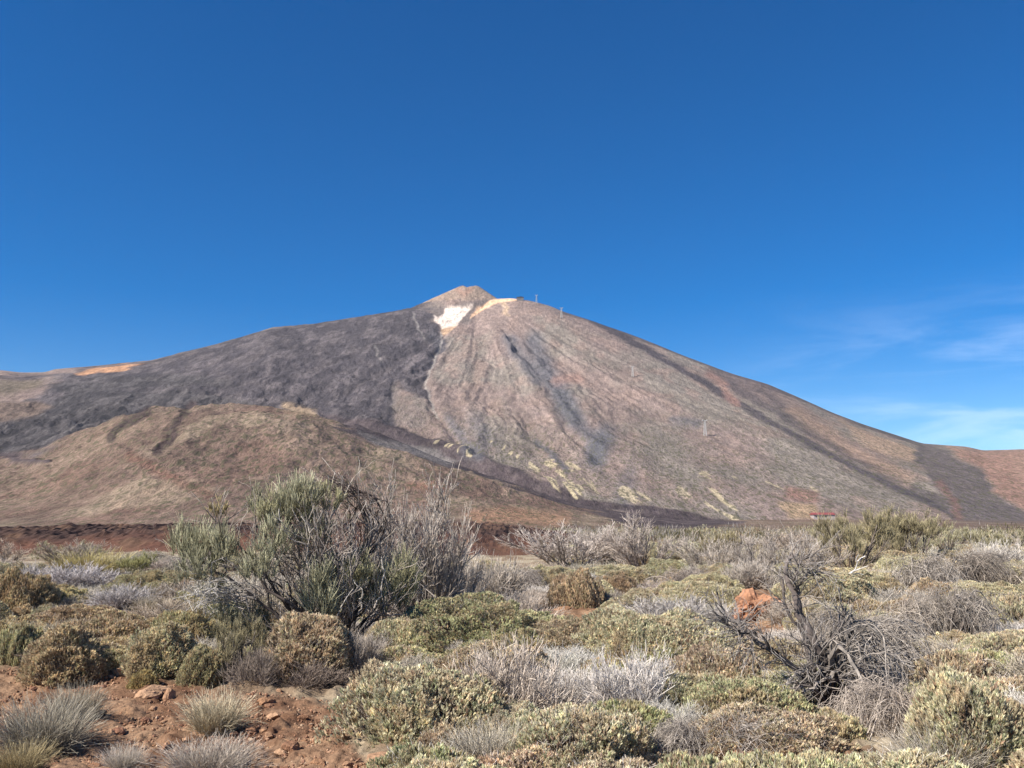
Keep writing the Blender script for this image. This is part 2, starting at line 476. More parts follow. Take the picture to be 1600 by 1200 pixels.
    g1 = fbm(ths * 11, r / 2600, 3, 61)
    g2 = ridged(ths * 26, r / 1500, 2, 66)
    keep = smooth(0, 120, z - CAM_Z)
    relief = (g1 - 0.5) * 70 * rad * smooth(1.0, 0.35, r / Rb) + (g2 - 0.55) * 8 * rad
    relief = relief * (1 - foot) * (1 - 0.3 * lava)
    zone = poly_mask(px, py, [(640, 500), (690, 500), (780, 476), (900, 500), (1010, 600), (1000, 730), (690, 725), (650, 640)], 35)
    g3 = ridged(ths * 10 + 0.4 * wx, r / 2300, 4, 63)
    g4 = ridged(ths * 34 + 0.6 * wy, r / 1500, 3, 69)
    relief = relief + (1 - foot) * ((g3 - 0.6) * 66 * smooth(250, 1100, r) * (0.22 + 0.78 * zone) + (g4 - 0.6) * 22 * smooth(300, 1200, r) * (0.25 + 0.75 * zone)) * (1 - 0.4 * lava_l)
    b1 = ridged(X / 210 + wx * 2, ((Y + z) * 0.34) / 260, 4, 81)
    b2 = fbm(X / 46, ((Y + z) * 0.34) / 60, 3, 88)
    relief = relief + np.maximum(lava_u, lava_l) * (1 - 0.7 * tongue) * ((b1 - 0.5) * 46 + (b2 - 0.5) * 22)
    relief = relief + foot * ((fbm(X / 300, Y / 300, 5, 91) - 0.5) * 50 + (ridged(X / 170 + Y / 900, Y / 520, 4, 93) - 0.5) * 26 + (fbm(X / 28, Y / 28, 3, 94) - 0.5) * 9) * (1 - lava)
    relief = relief + (fbm(X / 70, ((Y + z) * 0.34) / 70, 3, 95) - 0.5) * 9
    # carved gullies
    GUL = [([(690, 505), (686, 545), (668, 590), (668, 625), (690, 665), (715, 690), (745, 715)], 5, 26),
           ([(792, 520), (815, 560), (845, 600), (868, 635), (885, 665), (905, 690), (935, 715)], 7, 26),
           ([(840, 545), (870, 590), (905, 640)], 5, 10), ([(760, 560), (765, 640), (760, 700)], 6, 14),
           ([(930, 505), (1000, 545), (1100, 600), (1200, 660), (1300, 715), (1400, 765), (1500, 808)], 5, 12),
           ([(1130, 590), (1210, 640), (1300, 695), (1400, 750), (1470, 785)], 5, 10),
           ([(205, 700), (180, 690), (200, 655), (230, 640)], 4, 10), ([(245, 705), (262, 685), (270, 660), (300, 632)], 4, 12)]
    for pts, w, dep in GUL:
        relief = relief - dep * 0.6 * np.exp(-(seg_dist(px + wx * 22, py + wy * 22, pts) / (w * 1.3)) ** 2)
    relief = relief + 20 * np.exp(-(seg_dist(px, py, [(560, 664), (700, 705), (820, 752), (1000, 800), (1150, 822)]) / 9) ** 2)
    topf = smooth(0, 0.06, (es[None, :] - (z - CAM_Z) / Y))
    z = z + relief * keep * np.where(Y > 8200, 0, lerp(0.22, 1.0, topf))
    # the small summit cone
    cx, cy = at(736, 470, 7090)[:2]
    rr = np.hypot((X - cx) * np.where(X < cx, 0.80, 1.18), (Y - cy) * np.where(Y < cy, 1.5, 1.0))
    e_top = float(ray(733, 446)[1]); ztop = CAM_Z + e_top * cy
    sug = ztop + 34 - 0.60 * rr + 5 * (fbm(X / 40, Y / 40, 3, 101) - 0.5) - 26 * smooth(60, 0, np.hypot(X - cx + 5, (Y - cy + 20)))
    sug = np.minimum(sug, ztop - 5 - 22 * np.exp(-((X - cx + 30) / 16) ** 2) + 12 * (fbm(X / 45, Y / 45, 2, 105) - 0.5))
    sug = np.where(rr < 430, sug, -999.0)
    sugm = (sug > z) & (rr < 330)
    z = np.maximum(z, sug)
    z = z - 0.0118 * Y * (1 - smooth(1250, 3000, Y))
    z = np.where(Y > 8300, np.minimum(z, lerp(z, CAM_Z - 30, smooth(8300, 10800, Y))), z)
    z = np.where(Y < 1450, lerp(z, -24.0, smooth(1450, 1260, Y)), z)
    px, py = project(X, Y, z)
    qx, qy = px + wx * 16, py + wy * 13
    # ---------------- albedo
    n1 = fbm(X / 300, ((Y + z) * 0.34) / 300, 4, 111)[..., None]
    n2 = fbm(X / 90 + 7, ((Y + z) * 0.34) / 90, 4, 117)[..., None]
    st = fbm(ths * 60, r / 1500, 4, 121)[..., None]
    st2 = fbm(ths * 170, r / 800, 3, 127)[..., None]
    C = 0.94 * lerp(np.array([0.218, 0.166, 0.147]), np.array([0.208, 0.178, 0.153]), smooth(0.35, 0.65, n1))
    C = lerp(C, np.array([0.245, 0.178, 0.150]), 0.6 * smooth(0.5, 0.72, n2))
    C = C * (0.80 + 0.40 * st) * (0.88 + 0.24 * st2)
    def put(mask, c, k=1.0):
        nonlocal C
        c = np.asarray(c, float)
        C = C + (c - C) * (np.clip(mask, 0, 1) * k)[..., None]
    # foothill browns
    fo = lerp(np.array([0.135, 0.094, 0.075]), np.array([0.205, 0.148, 0.113]), smooth(0.35, 0.66, n1 * 0.5 + n2 * 0.5))
    fo = lerp(fo, np.array([0.165, 0.102, 0.080]), 0.5 * smooth(0.55, 0.72, fbm(X / 160 + 3, Y / 420, 4, 131))[..., None])
    fo = lerp(fo, np.array([0.28, 0.225, 0.160]), 0.45 * smooth(0.56, 0.74, fbm(X / 120 + 13, Y / 300, 4, 137))[..., None])
    C = np.where((foot | (py > 812))[..., None], fo, C)
    # old greyish summit lavas
    mott = smooth(0.38, 0.7, fbm(X / 60, ((Y + z) * 0.34) / 60, 4, 141))[..., None]
    C = lerp(C, lerp(np.array([0.060, 0.053, 0.058]), np.array([0.115, 0.099, 0.101]), mott * 0.8) * (0.75 + 0.5 * st), lava_u[..., None])
    C = lerp(C, lerp(np.array([0.045, 0.041, 0.043]), np.array([0.095, 0.086, 0.086]), mott * 0.7), (lava_l * 0.9)[..., None])
    C = lerp(C, lerp(np.array([0.056, 0.044, 0.047]), np.array([0.088, 0.069, 0.070]), mott), tongue[..., None])
    put(poly_mask(qx, qy, [(560, 672), (600, 688), (660, 700), (720, 722), (700, 726), (640, 708), (590, 694)], 4), (0.19, 0.175, 0.165), 0.6)
    # blue-grey ash runs
    for pts, w, kk in [([(795, 530), (815, 560), (840, 590)], 12, 0.7), ([(835, 535), (850, 570), (870, 610), (890, 650)], 15, 0.75), ([(870, 600), (900, 650), (925, 690), (935, 715)], 13, 0.7), ([(945, 680), (930, 715)], 16, 0.8),
                       ([(735, 705), (760, 690), (745, 660)], 14, 0.5), ([(700, 655), (730, 695), (750, 712)], 8, 0.6), ([(840, 690), (870, 720), (885, 735)], 5, 0.7), ([(985, 740), (975, 775)], 14, 0.4), ([(1050, 655), (1090, 662)], 6, 0.6), ([(675, 520), (690, 545)], 8, 0.3)]:
        put(stroke(px + wx * 12, py + wy * 10, pts, w, w * 0.8), (0.098, 0.097, 0.108), min(1, kk * 1.15))
    for pts, w, kk in [([(925, 500), (1000, 540), (1100, 598), (1200, 657), (1300, 712), (1400, 762), (1500, 806)], 5, 0.72), ([(1140, 600), (1220, 648), (1300, 695), (1400, 750), (1480, 786)], 6, 0.5), ([(1110, 580), (1190, 610), (1240, 650)], 6, 0.4),
                       ([(880, 488), (930, 503), (1000, 528), (1070, 555), (1140, 582), (1240, 618), (1350, 664), (1440, 695)], 3.5, 0.55)]:
        put(stroke(px + wx * 9, py + wy * 7, pts, w, w * 0.55), (0.068, 0.058, 0.064), min(1, kk * 1.35))
    # narrow pale track in the main gully
    for pts, w, kk in [([(690, 520), (686, 545), (672, 580), (666, 600), (670, 625), (685, 655)], 1.6, 0.6), ([(645, 490), (652, 512), (663, 530)], 1.5, 0.4), ([(585, 540), (595, 565)], 2.0, 0.3)]:
        put(stroke(px + wx[:] * 8, py, pts, w, 1.3), (0.34, 0.31, 0.28), kk)
    # pale pumice fans
    spk = smooth(0.42, 0.60, fbm(ths * 210, r / 260, 3, 151)) * smooth(0.30, 0.5, fbm(X / 60, ((Y + z) * 0.34) / 60, 3, 153))
    for pts, w, kk in [([(770, 690), (810, 715), (850, 742), (872, 762)], 4, 0.85), ([(860, 728), (875, 755), (900, 768)], 11, 0.9), ([(885, 722), (920, 752), (938, 768)], 6, 0.7), ([(665, 686), (700, 696), (735, 710)], 4.5, 0.8), ([(700, 690), (730, 700)], 4, 0.5),
                       ([(975, 768), (1010, 785)], 8, 0.6), ([(1060, 765), (1075, 780)], 6, 0.5), ([(1098, 742), (1125, 770), (1145, 800)], 7, 0.75), ([(1130, 795), (1145, 805)], 9, 0.7), ([(1145, 748), (1170, 770)], 4, 0.5), ([(1200, 752), (1225, 770)], 3, 0.6),
                       ([(1268, 762), (1285, 772)], 2.5, 0.5), ([(1165, 790), (1180, 805)], 3, 0.5), ([(1105, 785), (1120, 798)], 4, 0.6), ([(1250, 785), (1285, 802)], 2, 0.5)]:
        put(smooth(0.28, 0.62, stroke(px + wx * 6, py + wy * 5, pts, w, w * 0.9) * (0.22 + 0.85 * spk)), (0.46, 0.385, 0.25), kk)
    # orange and tan slopes on the right, red hill
    put(poly_mask(qx, qy, [(1310, 652), (1350, 672), (1395, 690), (1432, 705), (1430, 722), (1400, 718), (1360, 700), (1330, 680)], 5), (0.33, 0.232, 0.165), 0.8)
    put(poly_mask(qx, qy, [(1435, 690), (1475, 700), (1500, 720), (1535, 735), (1555, 775), (1610, 805), (1600, 815), (1490, 812), (1470, 770), (1432, 725)], 5), (0.105, 0.088, 0.088), 0.92)
    put(poly_mask(qx, qy, [(1480, 697), (1540, 705), (1605, 702), (2400, 720), (2400, 800), (1600, 800), (1558, 772), (1535, 735), (1500, 715)], 6), (0.275, 0.165, 0.128), 0.9)
    put(poly_mask(qx, qy, [(1575, 705), (1700, 706), (1700, 770), (1600, 760)], 10), (0.31, 0.20, 0.155), 0.7)
    put(stroke(qx, qy, [(1470, 755), (1490, 785), (1500, 805)], 6, 5), (0.19, 0.105, 0.085), 0.6)
    put(stroke(qx, qy, [(1110, 585), (1130, 600), (1150, 630)], 6, 6), (0.29, 0.165, 0.13), 0.6)
    put(stroke(qx, qy, [(1240, 640), (1330, 700), (1420, 750)], 9, 9), (0.30, 0.20, 0.14), 0.5)
    put(stroke(qx, qy, [(870, 595), (905, 590)], 8, 7), (0.29, 0.175, 0.14), 0.55)
    put(stroke(qx, qy, [(1235, 770), (1270, 775)], 9, 7), (0.25, 0.12, 0.085), 0.5)
    put(poly_mask(qx, qy, [(1215, 785), (1270, 790), (1280, 812), (1235, 812)], 5), (0.36, 0.25, 0.145), 0.6)
    # left skyline colours
    put(poly_mask(qx, qy, [(115, 583), (150, 578), (200, 570), (226, 568), (195, 578), (130, 587)], 2), (0.42, 0.235, 0.135), 0.9)
    put(poly_mask(qx, qy, [(-300, 600), (0, 596), (70, 594), (60, 604), (20, 616), (-300, 625)], 5), (0.135, 0.112, 0.08), 0.8)
    put(poly_mask(qx, qy, [(-300, 630), (0, 626), (60, 626), (85, 634), (50, 650), (0, 660), (-300, 680)], 5), (0.145, 0.105, 0.082), 0.8)
    # dark dikes and red streaks on the foothill
    for pts, w in [([(300, 632), (278, 655), (268, 680), (262, 690)], 4), ([(262, 690), (245, 706)], 5), ([(232, 642), (205, 660), (182, 672), (175, 685)], 5)]:
        put(stroke(px + wx * 14, py + wy * 8, pts, w * 1.5, w * 0.6), (0.050, 0.036, 0.035), 0.9)
    put(stroke(qx, qy, [(205, 715), (250, 738), (300, 762), (330, 775)], 7, 6), (0.15, 0.075, 0.055), 0.5)
    put(stroke(qx, qy, [(640, 758), (690, 760)], 6, 5), (0.24, 0.125, 0.085), 0.5)
    put(stroke(qx, qy, [(445, 635), (490, 645)], 7, 5), (0.33, 0.24, 0.155), 0.7)
    put(stroke(qx, qy, [(740, 810), (800, 805), (880, 812)], 12, 10), (0.33, 0.19, 0.115), 0.6)
    # summit: crater cone, white flank, ochre shoulder
    sgc = lerp(np.array([0.225, 0.175, 0.142]), np.array([0.315, 0.232, 0.18]), n2)
    C = np.where(sugm[..., None], sgc, C)
    put(poly_mask(px + wx * 5, py + wy * 5, [(672, 482), (700, 477), (740, 471), (768, 467), (748, 488), (730, 508), (700, 500), (680, 492)], 2), (0.155, 0.13, 0.12), 0.8)
    put(poly_mask(px + wx * 7, py + wy * 6, [(676, 493), (684, 498), (692, 490), (694, 481), (718, 480), (737, 476), (738, 482), (726, 490), (722, 500), (712, 510), (690, 514)], 1.6), (0.66, 0.55, 0.47), 1.0)
    put(poly_mask(px + wx * 7, py + wy * 6, [(688, 514), (714, 508), (700, 520), (692, 524)], 2), (0.50, 0.33, 0.20), 0.7)
    put(poly_mask(px + wx * 4, py + wy * 4, [(735, 492), (757, 476), (765, 469), (785, 466), (815, 467), (800, 471), (780, 473), (770, 477), (750, 488), (735, 497)], 1.6), (0.60, 0.39, 0.25), 0.95)
    put(stroke(qx, qy, [(788, 476), (792, 486)], 3.5, 3), (0.45, 0.33, 0.22), 0.7)
    put(stroke(px, py, [(716, 452), (725, 460), (735, 452)], 4, 4), (0.33, 0.19, 0.14), 0.5)
    veg = np.where(foot | (py > 700), 1.0, smooth(560, 720, py)) * (1 - 0.8 * lava) 
    veg = veg * smooth(0.25, 0.6, n1[..., 0] + 0.15)
    V = np.stack([X, Y, z], -1).reshape(-1, 3)
    idx = np.arange(ny * na).reshape(ny, na)
    q = np.stack([idx[:-1, :-1], idx[:-1, 1:], idx[1:, 1:], idx[1:, :-1]], -1).reshape(-1, 4)
    me = mesh_np('mountain', V, q, None, np.clip(C, 0.02, 0.9).reshape(-1, 3), True)
    va = me.attributes.new('Veg', 'FLOAT', 'POINT'); va.data.foreach_set('value', veg.ravel().astype(np.float32))
    me.materials.append(M_MOUNT)
    o = link('mountain', me); tag(o, kind='structure')
    return A, Y, z, a, Yk
MNT = build_mountain()

def mountain_hit(px, py):
    """where the sight line at a picture point meets the slope"""
    a, e = ray(px, py)
    A, Y, z, aa, Yk = MNT
    j = int(np.argmin(np.abs(aa - a)))
    el = (z[:, j] - CAM_Z) / Yk
    k = int(np.argmax(el >= e)) if (el >= e).any() else int(np.argmax(el))
    return float(aa[j] * Yk[k]), float(Yk[k]), float(z[k, j])

# ------------------------------------------------------------------ rubble bank of old lava beside the plain
def build_bank():
    nx_, ny_ = 900, 110
    xs = np.linspace(-70, 9, nx_); ys = np.linspace(43, 100, ny_)
    ys = 43 + 57 * (np.linspace(0, 1, ny_) ** 1.7)
    X, Y = np.meshgrid(xs, ys)
    g = ground_z(X, Y)
    toe = 46.5 + 2.2 * (fbm(X / 9, X * 0, 3, 201) - 0.5) * 2 + np.clip(X + 2, 0, 99) * 0.9
    up = smooth(0, 9.5, Y - toe)
    up = up * (1 - smooth(78, 99, Y))
    ht = (1.28 + 0.35 * (fbm(X / 12, Y / 12, 3, 205) - 0.5)) * (1 - smooth(-2, 8, X) * 0.75) * smooth(9, 5, X)
    lump = ridged(X / 1.3, Y / 1.3, 4, 211) - 0.5
    lump2 = fbm(X / 0.42, Y / 0.42, 3, 214) - 0.5
    z = g - 0.15 + up * ht + up * smooth(0, 0.3, up) * (lump * 0.42 + lump2 * 0.42)
    n = fbm(X / 2.0, Y / 2.0, 4, 221)[..., None]
    hh = np.clip((z - g) / 1.2, 0, 1)[..., None]
    c = lerp(np.array([0.120, 0.060, 0.042]), np.array([0.062, 0.039, 0.033]), smooth(0.3, 0.8, hh + (n - 0.5) * 0.9))
    c = lerp(c, np.array([0.165, 0.098, 0.062]), 0.5 * smooth(0.55, 0.75, n))
    V = np.stack([X, Y, z], -1).reshape(-1, 3)
    idx = np.arange(nx_ * ny_).reshape(ny_, nx_)
    q = np.stack([idx[:-1, :-1], idx[:-1, 1:], idx[1:, 1:], idx[1:, :-1]], -1).reshape(-1, 4)
    me = mesh_np('lava_bank', V, q, None, c.reshape(-1, 3), False); me.materials.append(M_ROCK)
    tag(link('lava_bank', me), kind='structure')
build_bank()

# ------------------------------------------------------------------ rocks
def ico(sub):
    import bmesh
    bm = bmesh.new(); bmesh.ops.create_icosphere(bm, subdivisions=sub, radius=1.0)
    V = np.array([v.co[:] for v in bm.verts]); T = np.array([[v.index for v in f.verts] for f in bm.faces]); bm.free()
    return V, T

def rock_mesh(name, seed, base, sub=4, rough=0.16, flat=0.65):
    V, T = ico(sub)
    r_ = np.random.default_rng(seed)
    n = V.copy()
    rad = np.ones(len(V))
    for _ in range(13):
        d = r_.normal(size=3); d /= np.linalg.norm(d); h = r_.uniform(0.5, 0.85)
        k = n @ d
        rad = np.minimum(rad, np.where(k > 1e-3, h / np.maximum(k, 1e-3), 9))
    f = fbm(n[:, 0] * 2.2 + seed, n[:, 1] * 2.2 + n[:, 2] * 1.7, 4, seed) - 0.5
    f2 = fbm(n[:, 0] * 7 + seed, n[:, 1] * 7 + n[:, 2] * 6, 3, seed + 5) - 0.5
    rad = rad * (1 + rough * 2 * f + 0.10 * f2)
    if rough > 0.3: rad = rad * (1 + 0.5 * (ridged(n[:, 0] * 2.6 + n[:, 2] * 2 + seed, n[:, 1] * 2.6 - n[:, 2] * 1.5, 3, seed + 8) - 0.5) + 0.22 * (fbm(n[:, 0] * 11, n[:, 1] * 11 + n[:, 2] * 9, 2, 77) - 0.5))
    P = n * rad[:, None]
    P[:, 2] *= flat
    P /= np.abs(P[:, :2]).max() * 2
    P[:, 2] -= P[:, 2].min() * 0.55
    c = np.asarray(base) * (0.85 + 0.6 * (f[:, None] + 0.25)) * (1 + 0.5 * f2[:, None])
    me = mesh_np(name, P, None, T, np.clip(c, 0.01, 0.9), False); me.materials.append(M_ROCK)
    return me

# ------------------------------------------------------------------ growing plants
def unit(v):
    return v / (np.linalg.norm(v, axis=-1, keepdims=True) + 1e-9)

def resample(pts, K):
    p = np.asarray(pts, float)
    d = np.concatenate([[0], np.cumsum(np.linalg.norm(np.diff(p, axis=0), axis=1))])
    t = np.linspace(0, d[-1], K)
    # Catmull-Rom through the points
    m = np.zeros_like(p); m[1:-1] = (p[2:] - p[:-2]) / (d[2:] - d[:-2])[:, None] if len(p) > 2 else m[1:-1]
    m[0] = (p[1] - p[0]) / (d[1] - d[0]); m[-1] = (p[-1] - p[-2]) / (d[-1] - d[-2])
    i = np.clip(np.searchsorted(d, t, side='right') - 1, 0, len(p) - 2)
    h = (d[i + 1] - d[i])[:, None]; u = ((t - d[i])[:, None] / h)
    return (2 * u**3 - 3 * u**2 + 1) * p[i] + (u**3 - 2 * u**2 + u) * h * m[i] + (-2 * u**3 + 3 * u**2) * p[i + 1] + (u**3 - u**2) * h * m[i + 1]

def march(p0, d0, L, K, up, wig, g):
    N = len(p0); P = np.zeros((N, K, 3)); P[:, 0] = p0; d = unit(d0)
    L = np.reshape(np.asarray(L, float) * np.ones(N), (N, 1))
    for k in range(1, K):
        d = unit(d + np.array([0, 0, up]) + g.normal(size=(N, 3)) * wig)
        P[:, k] = P[:, k - 1] + d * L / (K - 1)
    return P

def taper(N, K, r0, r1):
    t = np.linspace(0, 1, K)[None]
    return (np.reshape(np.asarray(r0, float) * np.ones(N), (N, 1)) * (1 - t) + np.reshape(np.asarray(r1, float) * np.ones(N), (N, 1)) * t)

def sprout(P, n, t0, t1, ang, g):
    """n starting points and directions along parent strands P"""
    N, K, _ = P.shape
    i = g.integers(0, N, n); t = g.uniform(t0, t1, n) * (K - 1.001)
    k = t.astype(int); f = (t - k)[:, None]
    a, b = P[i, k], P[i, np.minimum(k + 1, K - 1)]
    T = unit(b - a)
    q = unit(np.cross(T, g.normal(size=(n, 3))))
    A = g.uniform(ang * 0.5, ang * 1.2, n)[:, None]
    return a + (b - a) * f, T * np.cos(A) + q * np.sin(A)

def tone(c, n, g, var=0.2):
    c = np.asarray(c, float)
    return np.clip(c[None] * (1 + g.normal(size=(n, 1)) * var) * (1 + g.normal(size=(n, 3)) * 0.04), 0.01, 0.9)

def pick(pal, w, n, g, var=0.18):
    pal = np.asarray(pal, float); w = np.asarray(w, float) / np.sum(w)
    return np.clip(pal[g.choice(len(pal), n, p=w)] * (1 + g.normal(size=(n, 1)) * var), 0.01, 0.9)

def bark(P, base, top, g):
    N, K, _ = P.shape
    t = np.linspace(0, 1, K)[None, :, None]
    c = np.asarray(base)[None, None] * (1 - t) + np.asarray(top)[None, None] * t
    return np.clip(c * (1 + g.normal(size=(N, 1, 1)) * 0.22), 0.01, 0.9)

LEAF_PAL = dict(
    sage=([(0.39, 0.365, 0.245), (0.45, 0.415, 0.285), (0.46, 0.39, 0.255), (0.36, 0.275, 0.18), (0.23, 0.155, 0.105), (0.26, 0.265, 0.155)], [4, 4, 2.5, 1.5, 1.0, 2.2]),
    tan=([(0.40, 0.335, 0.225), (0.45, 0.375, 0.26), (0.36, 0.275, 0.18), (0.27, 0.19, 0.125), (0.17, 0.12, 0.09), (0.31, 0.285, 0.175)], [4, 3, 2.5, 1.5, 1, 2]),
    green=([(0.30, 0.295, 0.165), (0.37, 0.355, 0.21), (0.42, 0.37, 0.225), (0.32, 0.24, 0.15), (0.19, 0.13, 0.085), (0.21, 0.22, 0.12)], [4, 4, 2, 1.5, 1, 2]),
    yellow=([(0.42, 0.385, 0.255), (0.47, 0.425, 0.29), (0.41, 0.35, 0.235), (0.33, 0.25, 0.155), (0.29, 0.275, 0.15)], [4, 3, 2, 1.2, 1.5]),
)

def cushion_meshes(seed, pal, W=1.2, H=0.5, n=3000, leaf=(0.037, 0.0095), lumps=0.42, dead=0.16, flare=0.34):
    g = np.random.default_rng(seed)
    if leaf[0] < 0.08: n = int(5200 * W * W + 700)
    az = g.uniform(0, 2 * math.pi, n * 2); u = g.uniform(-0.05, 1, n * 2) ** 1
    s = np.sqrt(np.clip(1 - u * u, 0, 1)); D = np.stack([np.cos(az) * s, np.sin(az) * s, u], 1)
    lum = fbm(D[:, 0] * 2.4 + seed, D[:, 1] * 2.4 + D[:, 2] * 1.6, 3, seed)
    lum2 = fbm(D[:, 0] * 6 + seed, D[:, 1] * 6 + D[:, 2] * 4, 2, seed + 3)
    rad = 1 - lumps + 2 * lumps * (lum * 0.7 + lum2 * 0.3) 
    p = D * rad[:, None] * np.array([W / 2, W / 2, H])
    # dead holes and gaps
    hole = fbm(D[:, 0] * 3.1 + seed * 3, D[:, 1] * 3.1 + D[:, 2] * 2.4, 3, seed + 9)
    keep = (hole > 0.36 + 0.10 * g.random(n * 2)) | (g.random(n * 2) < 0.25)
    keep &= g.random(n * 2) < np.where(u < 0.18, 0.65, 1.0)
    depth = g.uniform(0.80, 1.0, n * 2) ** 0.7
    p = p * np.where(g.random(n * 2) < 0.35, depth, 1.0)[:, None]
    ok = np.flatnonzero(keep)[:n]
    p, D, lum2 = p[ok], D[ok], lum2[ok]; n = len(p)
    ax = unit(D * np.array([flare, flare, 0.2]) + np.array([0, 0, 0.85]) + g.normal(size=(n, 3)) * 0.16)
    base_c = pick(pal[0], pal[1], n, g, 0.16)
    patch = fbm(p[:, 0] * 3.5 + seed, p[:, 1] * 3.5, 3, seed + 21)
    base_c = lerp(base_c, np.asarray(pal[0][3])[None] * np.ones((n, 1)), (smooth(0.55, 0.72, patch) * 0.55)[:, None])
    mb = MB()
    if leaf[0] > 0.08: leaf = (leaf[0] * 0.62, leaf[1] * 0.72)
    m = 6
    pal_w = np.array([1.62, 1.645, 1.70])
    for k in range(m):
        q = unit(np.cross(ax, g.normal(size=(n, 3))))
        sp_ = g.uniform(0.08, 0.46, n)[:, None] if k else 0.05
        d = unit(ax + q * sp_)
        hgt = g.uniform(-0.35, 0.55, n); off = ax * (hgt * leaf[0])[:, None]
        old = smooth(0.2, -0.3, hgt)[:, None] * 0.4
        L = leaf[0] * g.uniform(0.55, 1.15, n)
        mb.leaves(p + off, d, L, leaf[1] * g.uniform(0.7, 1.3, n), lerp(base_c * pal_w, np.array([0.23, 0.19, 0.155]), old) * g.uniform(0.82, 1.18, (n, 1)), 0.10)
    fol = mb.mesh('foliage', M_LEAF)
    # twigs under the leaves
    tb = MB()
    ns = 420
    idx = g.integers(0, n, ns)
    end = p[idx] * g.uniform(0.9, 1.03, (ns, 1))
    st = np.stack([g.normal(size=ns) * W * 0.10, g.normal(size=ns) * W * 0.10, np.full(ns, -0.03)], 1) + end * np.array([0.35, 0.35, 0])
    mid = (st + end) / 2 + g.normal(size=(ns, 3)) * 0.03 * W + np.array([0, 0, -0.02])
    P = np.stack([st, mid, end], 1)
    P = np.stack([P[:, 0], (P[:, 0] + P[:, 1]) / 2 + g.normal(size=(ns, 3)) * 0.01, P[:, 1], (P[:, 1] + P[:, 2]) / 2 + g.normal(size=(ns, 3)) * 0.01, P[:, 2]], 1)
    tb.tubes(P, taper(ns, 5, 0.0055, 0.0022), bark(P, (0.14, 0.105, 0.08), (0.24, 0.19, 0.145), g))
    # a few grey dead sprays standing out of the leaves
    nd = int((500 + 2600 * dead) * W * W)
    idx = g.integers(0, n, nd)
    hole2 = patch[idx] > 0.5 - 0.1 * g.random(nd)
    idx = idx[hole2]; nd = len(idx)
    if nd:
        P = march(p[idx] * 0.85, unit(ax[idx] + g.normal(size=(nd, 3)) * 0.35), g.uniform(0.07, 0.16, nd), 4, 0.1, 0.25, g)
        tb.tubes(P, taper(nd, 4, 0.0032, 0.0012), bark(P, (0.26, 0.22, 0.19), (0.50, 0.45, 0.40), g))
    return fol, tb.mesh('stems', M_TWIG)

def silver_mesh(seed, W=1.2, H=0.55, n=4300, c0=(0.27, 0.235, 0.205), c1=(0.65, 0.61, 0.555), thick=0.0036, upr=0.10, spread=1.25, lean=(0, 0)):
    """dome of fine bleached twigs"""
    g = np.random.default_rng(seed)
    N0 = 46
    az = g.uniform(0, 2 * math.pi, N0); til = spread * np.sqrt(g.uniform(0.02, 1, N0))
    d = np.stack([np.cos(az) * np.sin(til), np.sin(az) * np.sin(til), np.cos(til)], 1)
    el = 1 / np.sqrt((d[:, 0] / (W / 2)) ** 2 + (d[:, 1] / (W / 2)) ** 2 + (d[:, 2] / H) ** 2)
    st = np.stack([np.cos(az) * 0.08 * W, np.sin(az) * 0.08 * W, np.full(N0, -0.04)], 1) * g.uniform(0.2, 1, (N0, 1))
    P0 = march(st, d + np.array([lean[0], lean[1], 0]), el * g.uniform(0.72, 0.92, N0), 8, 0.02, 0.16, g)
    mb = MB(); mb.tubes(P0, taper(N0, 8, thick * 2.3, thick * 0.9), bark(P0, c0, np.array(c1) * 0.8, g), 4)
    n1 = n // 5
    s, dd = sprout(P0, n1, 0.15, 0.95, 0.65, g)
    P1 = march(s, dd, g.uniform(0.10, 0.26, n1) * W, 6, upr, 0.2, g)
    mb.tubes(P1, taper(n1, 6, thick * 1.1, thick * 0.55), bark(P1, np.array(c0) * 1.15, np.array(c1) * 0.92, g))
    n2 = n - n1
    s, dd = sprout(P1, n2, 0.2, 1.0, 0.55, g)
    P2 = march(s, dd, g.uniform(0.05, 0.13, n2) * W, 4, upr * 1.6, 0.17, g)
    mb.tubes(P2, taper(n2, 4, thick * 0.75, thick * 0.35), bark(P2, np.array(c0) * 1.3, c1, g))
    return mb.mesh('dry_twigs', M_TWIG)

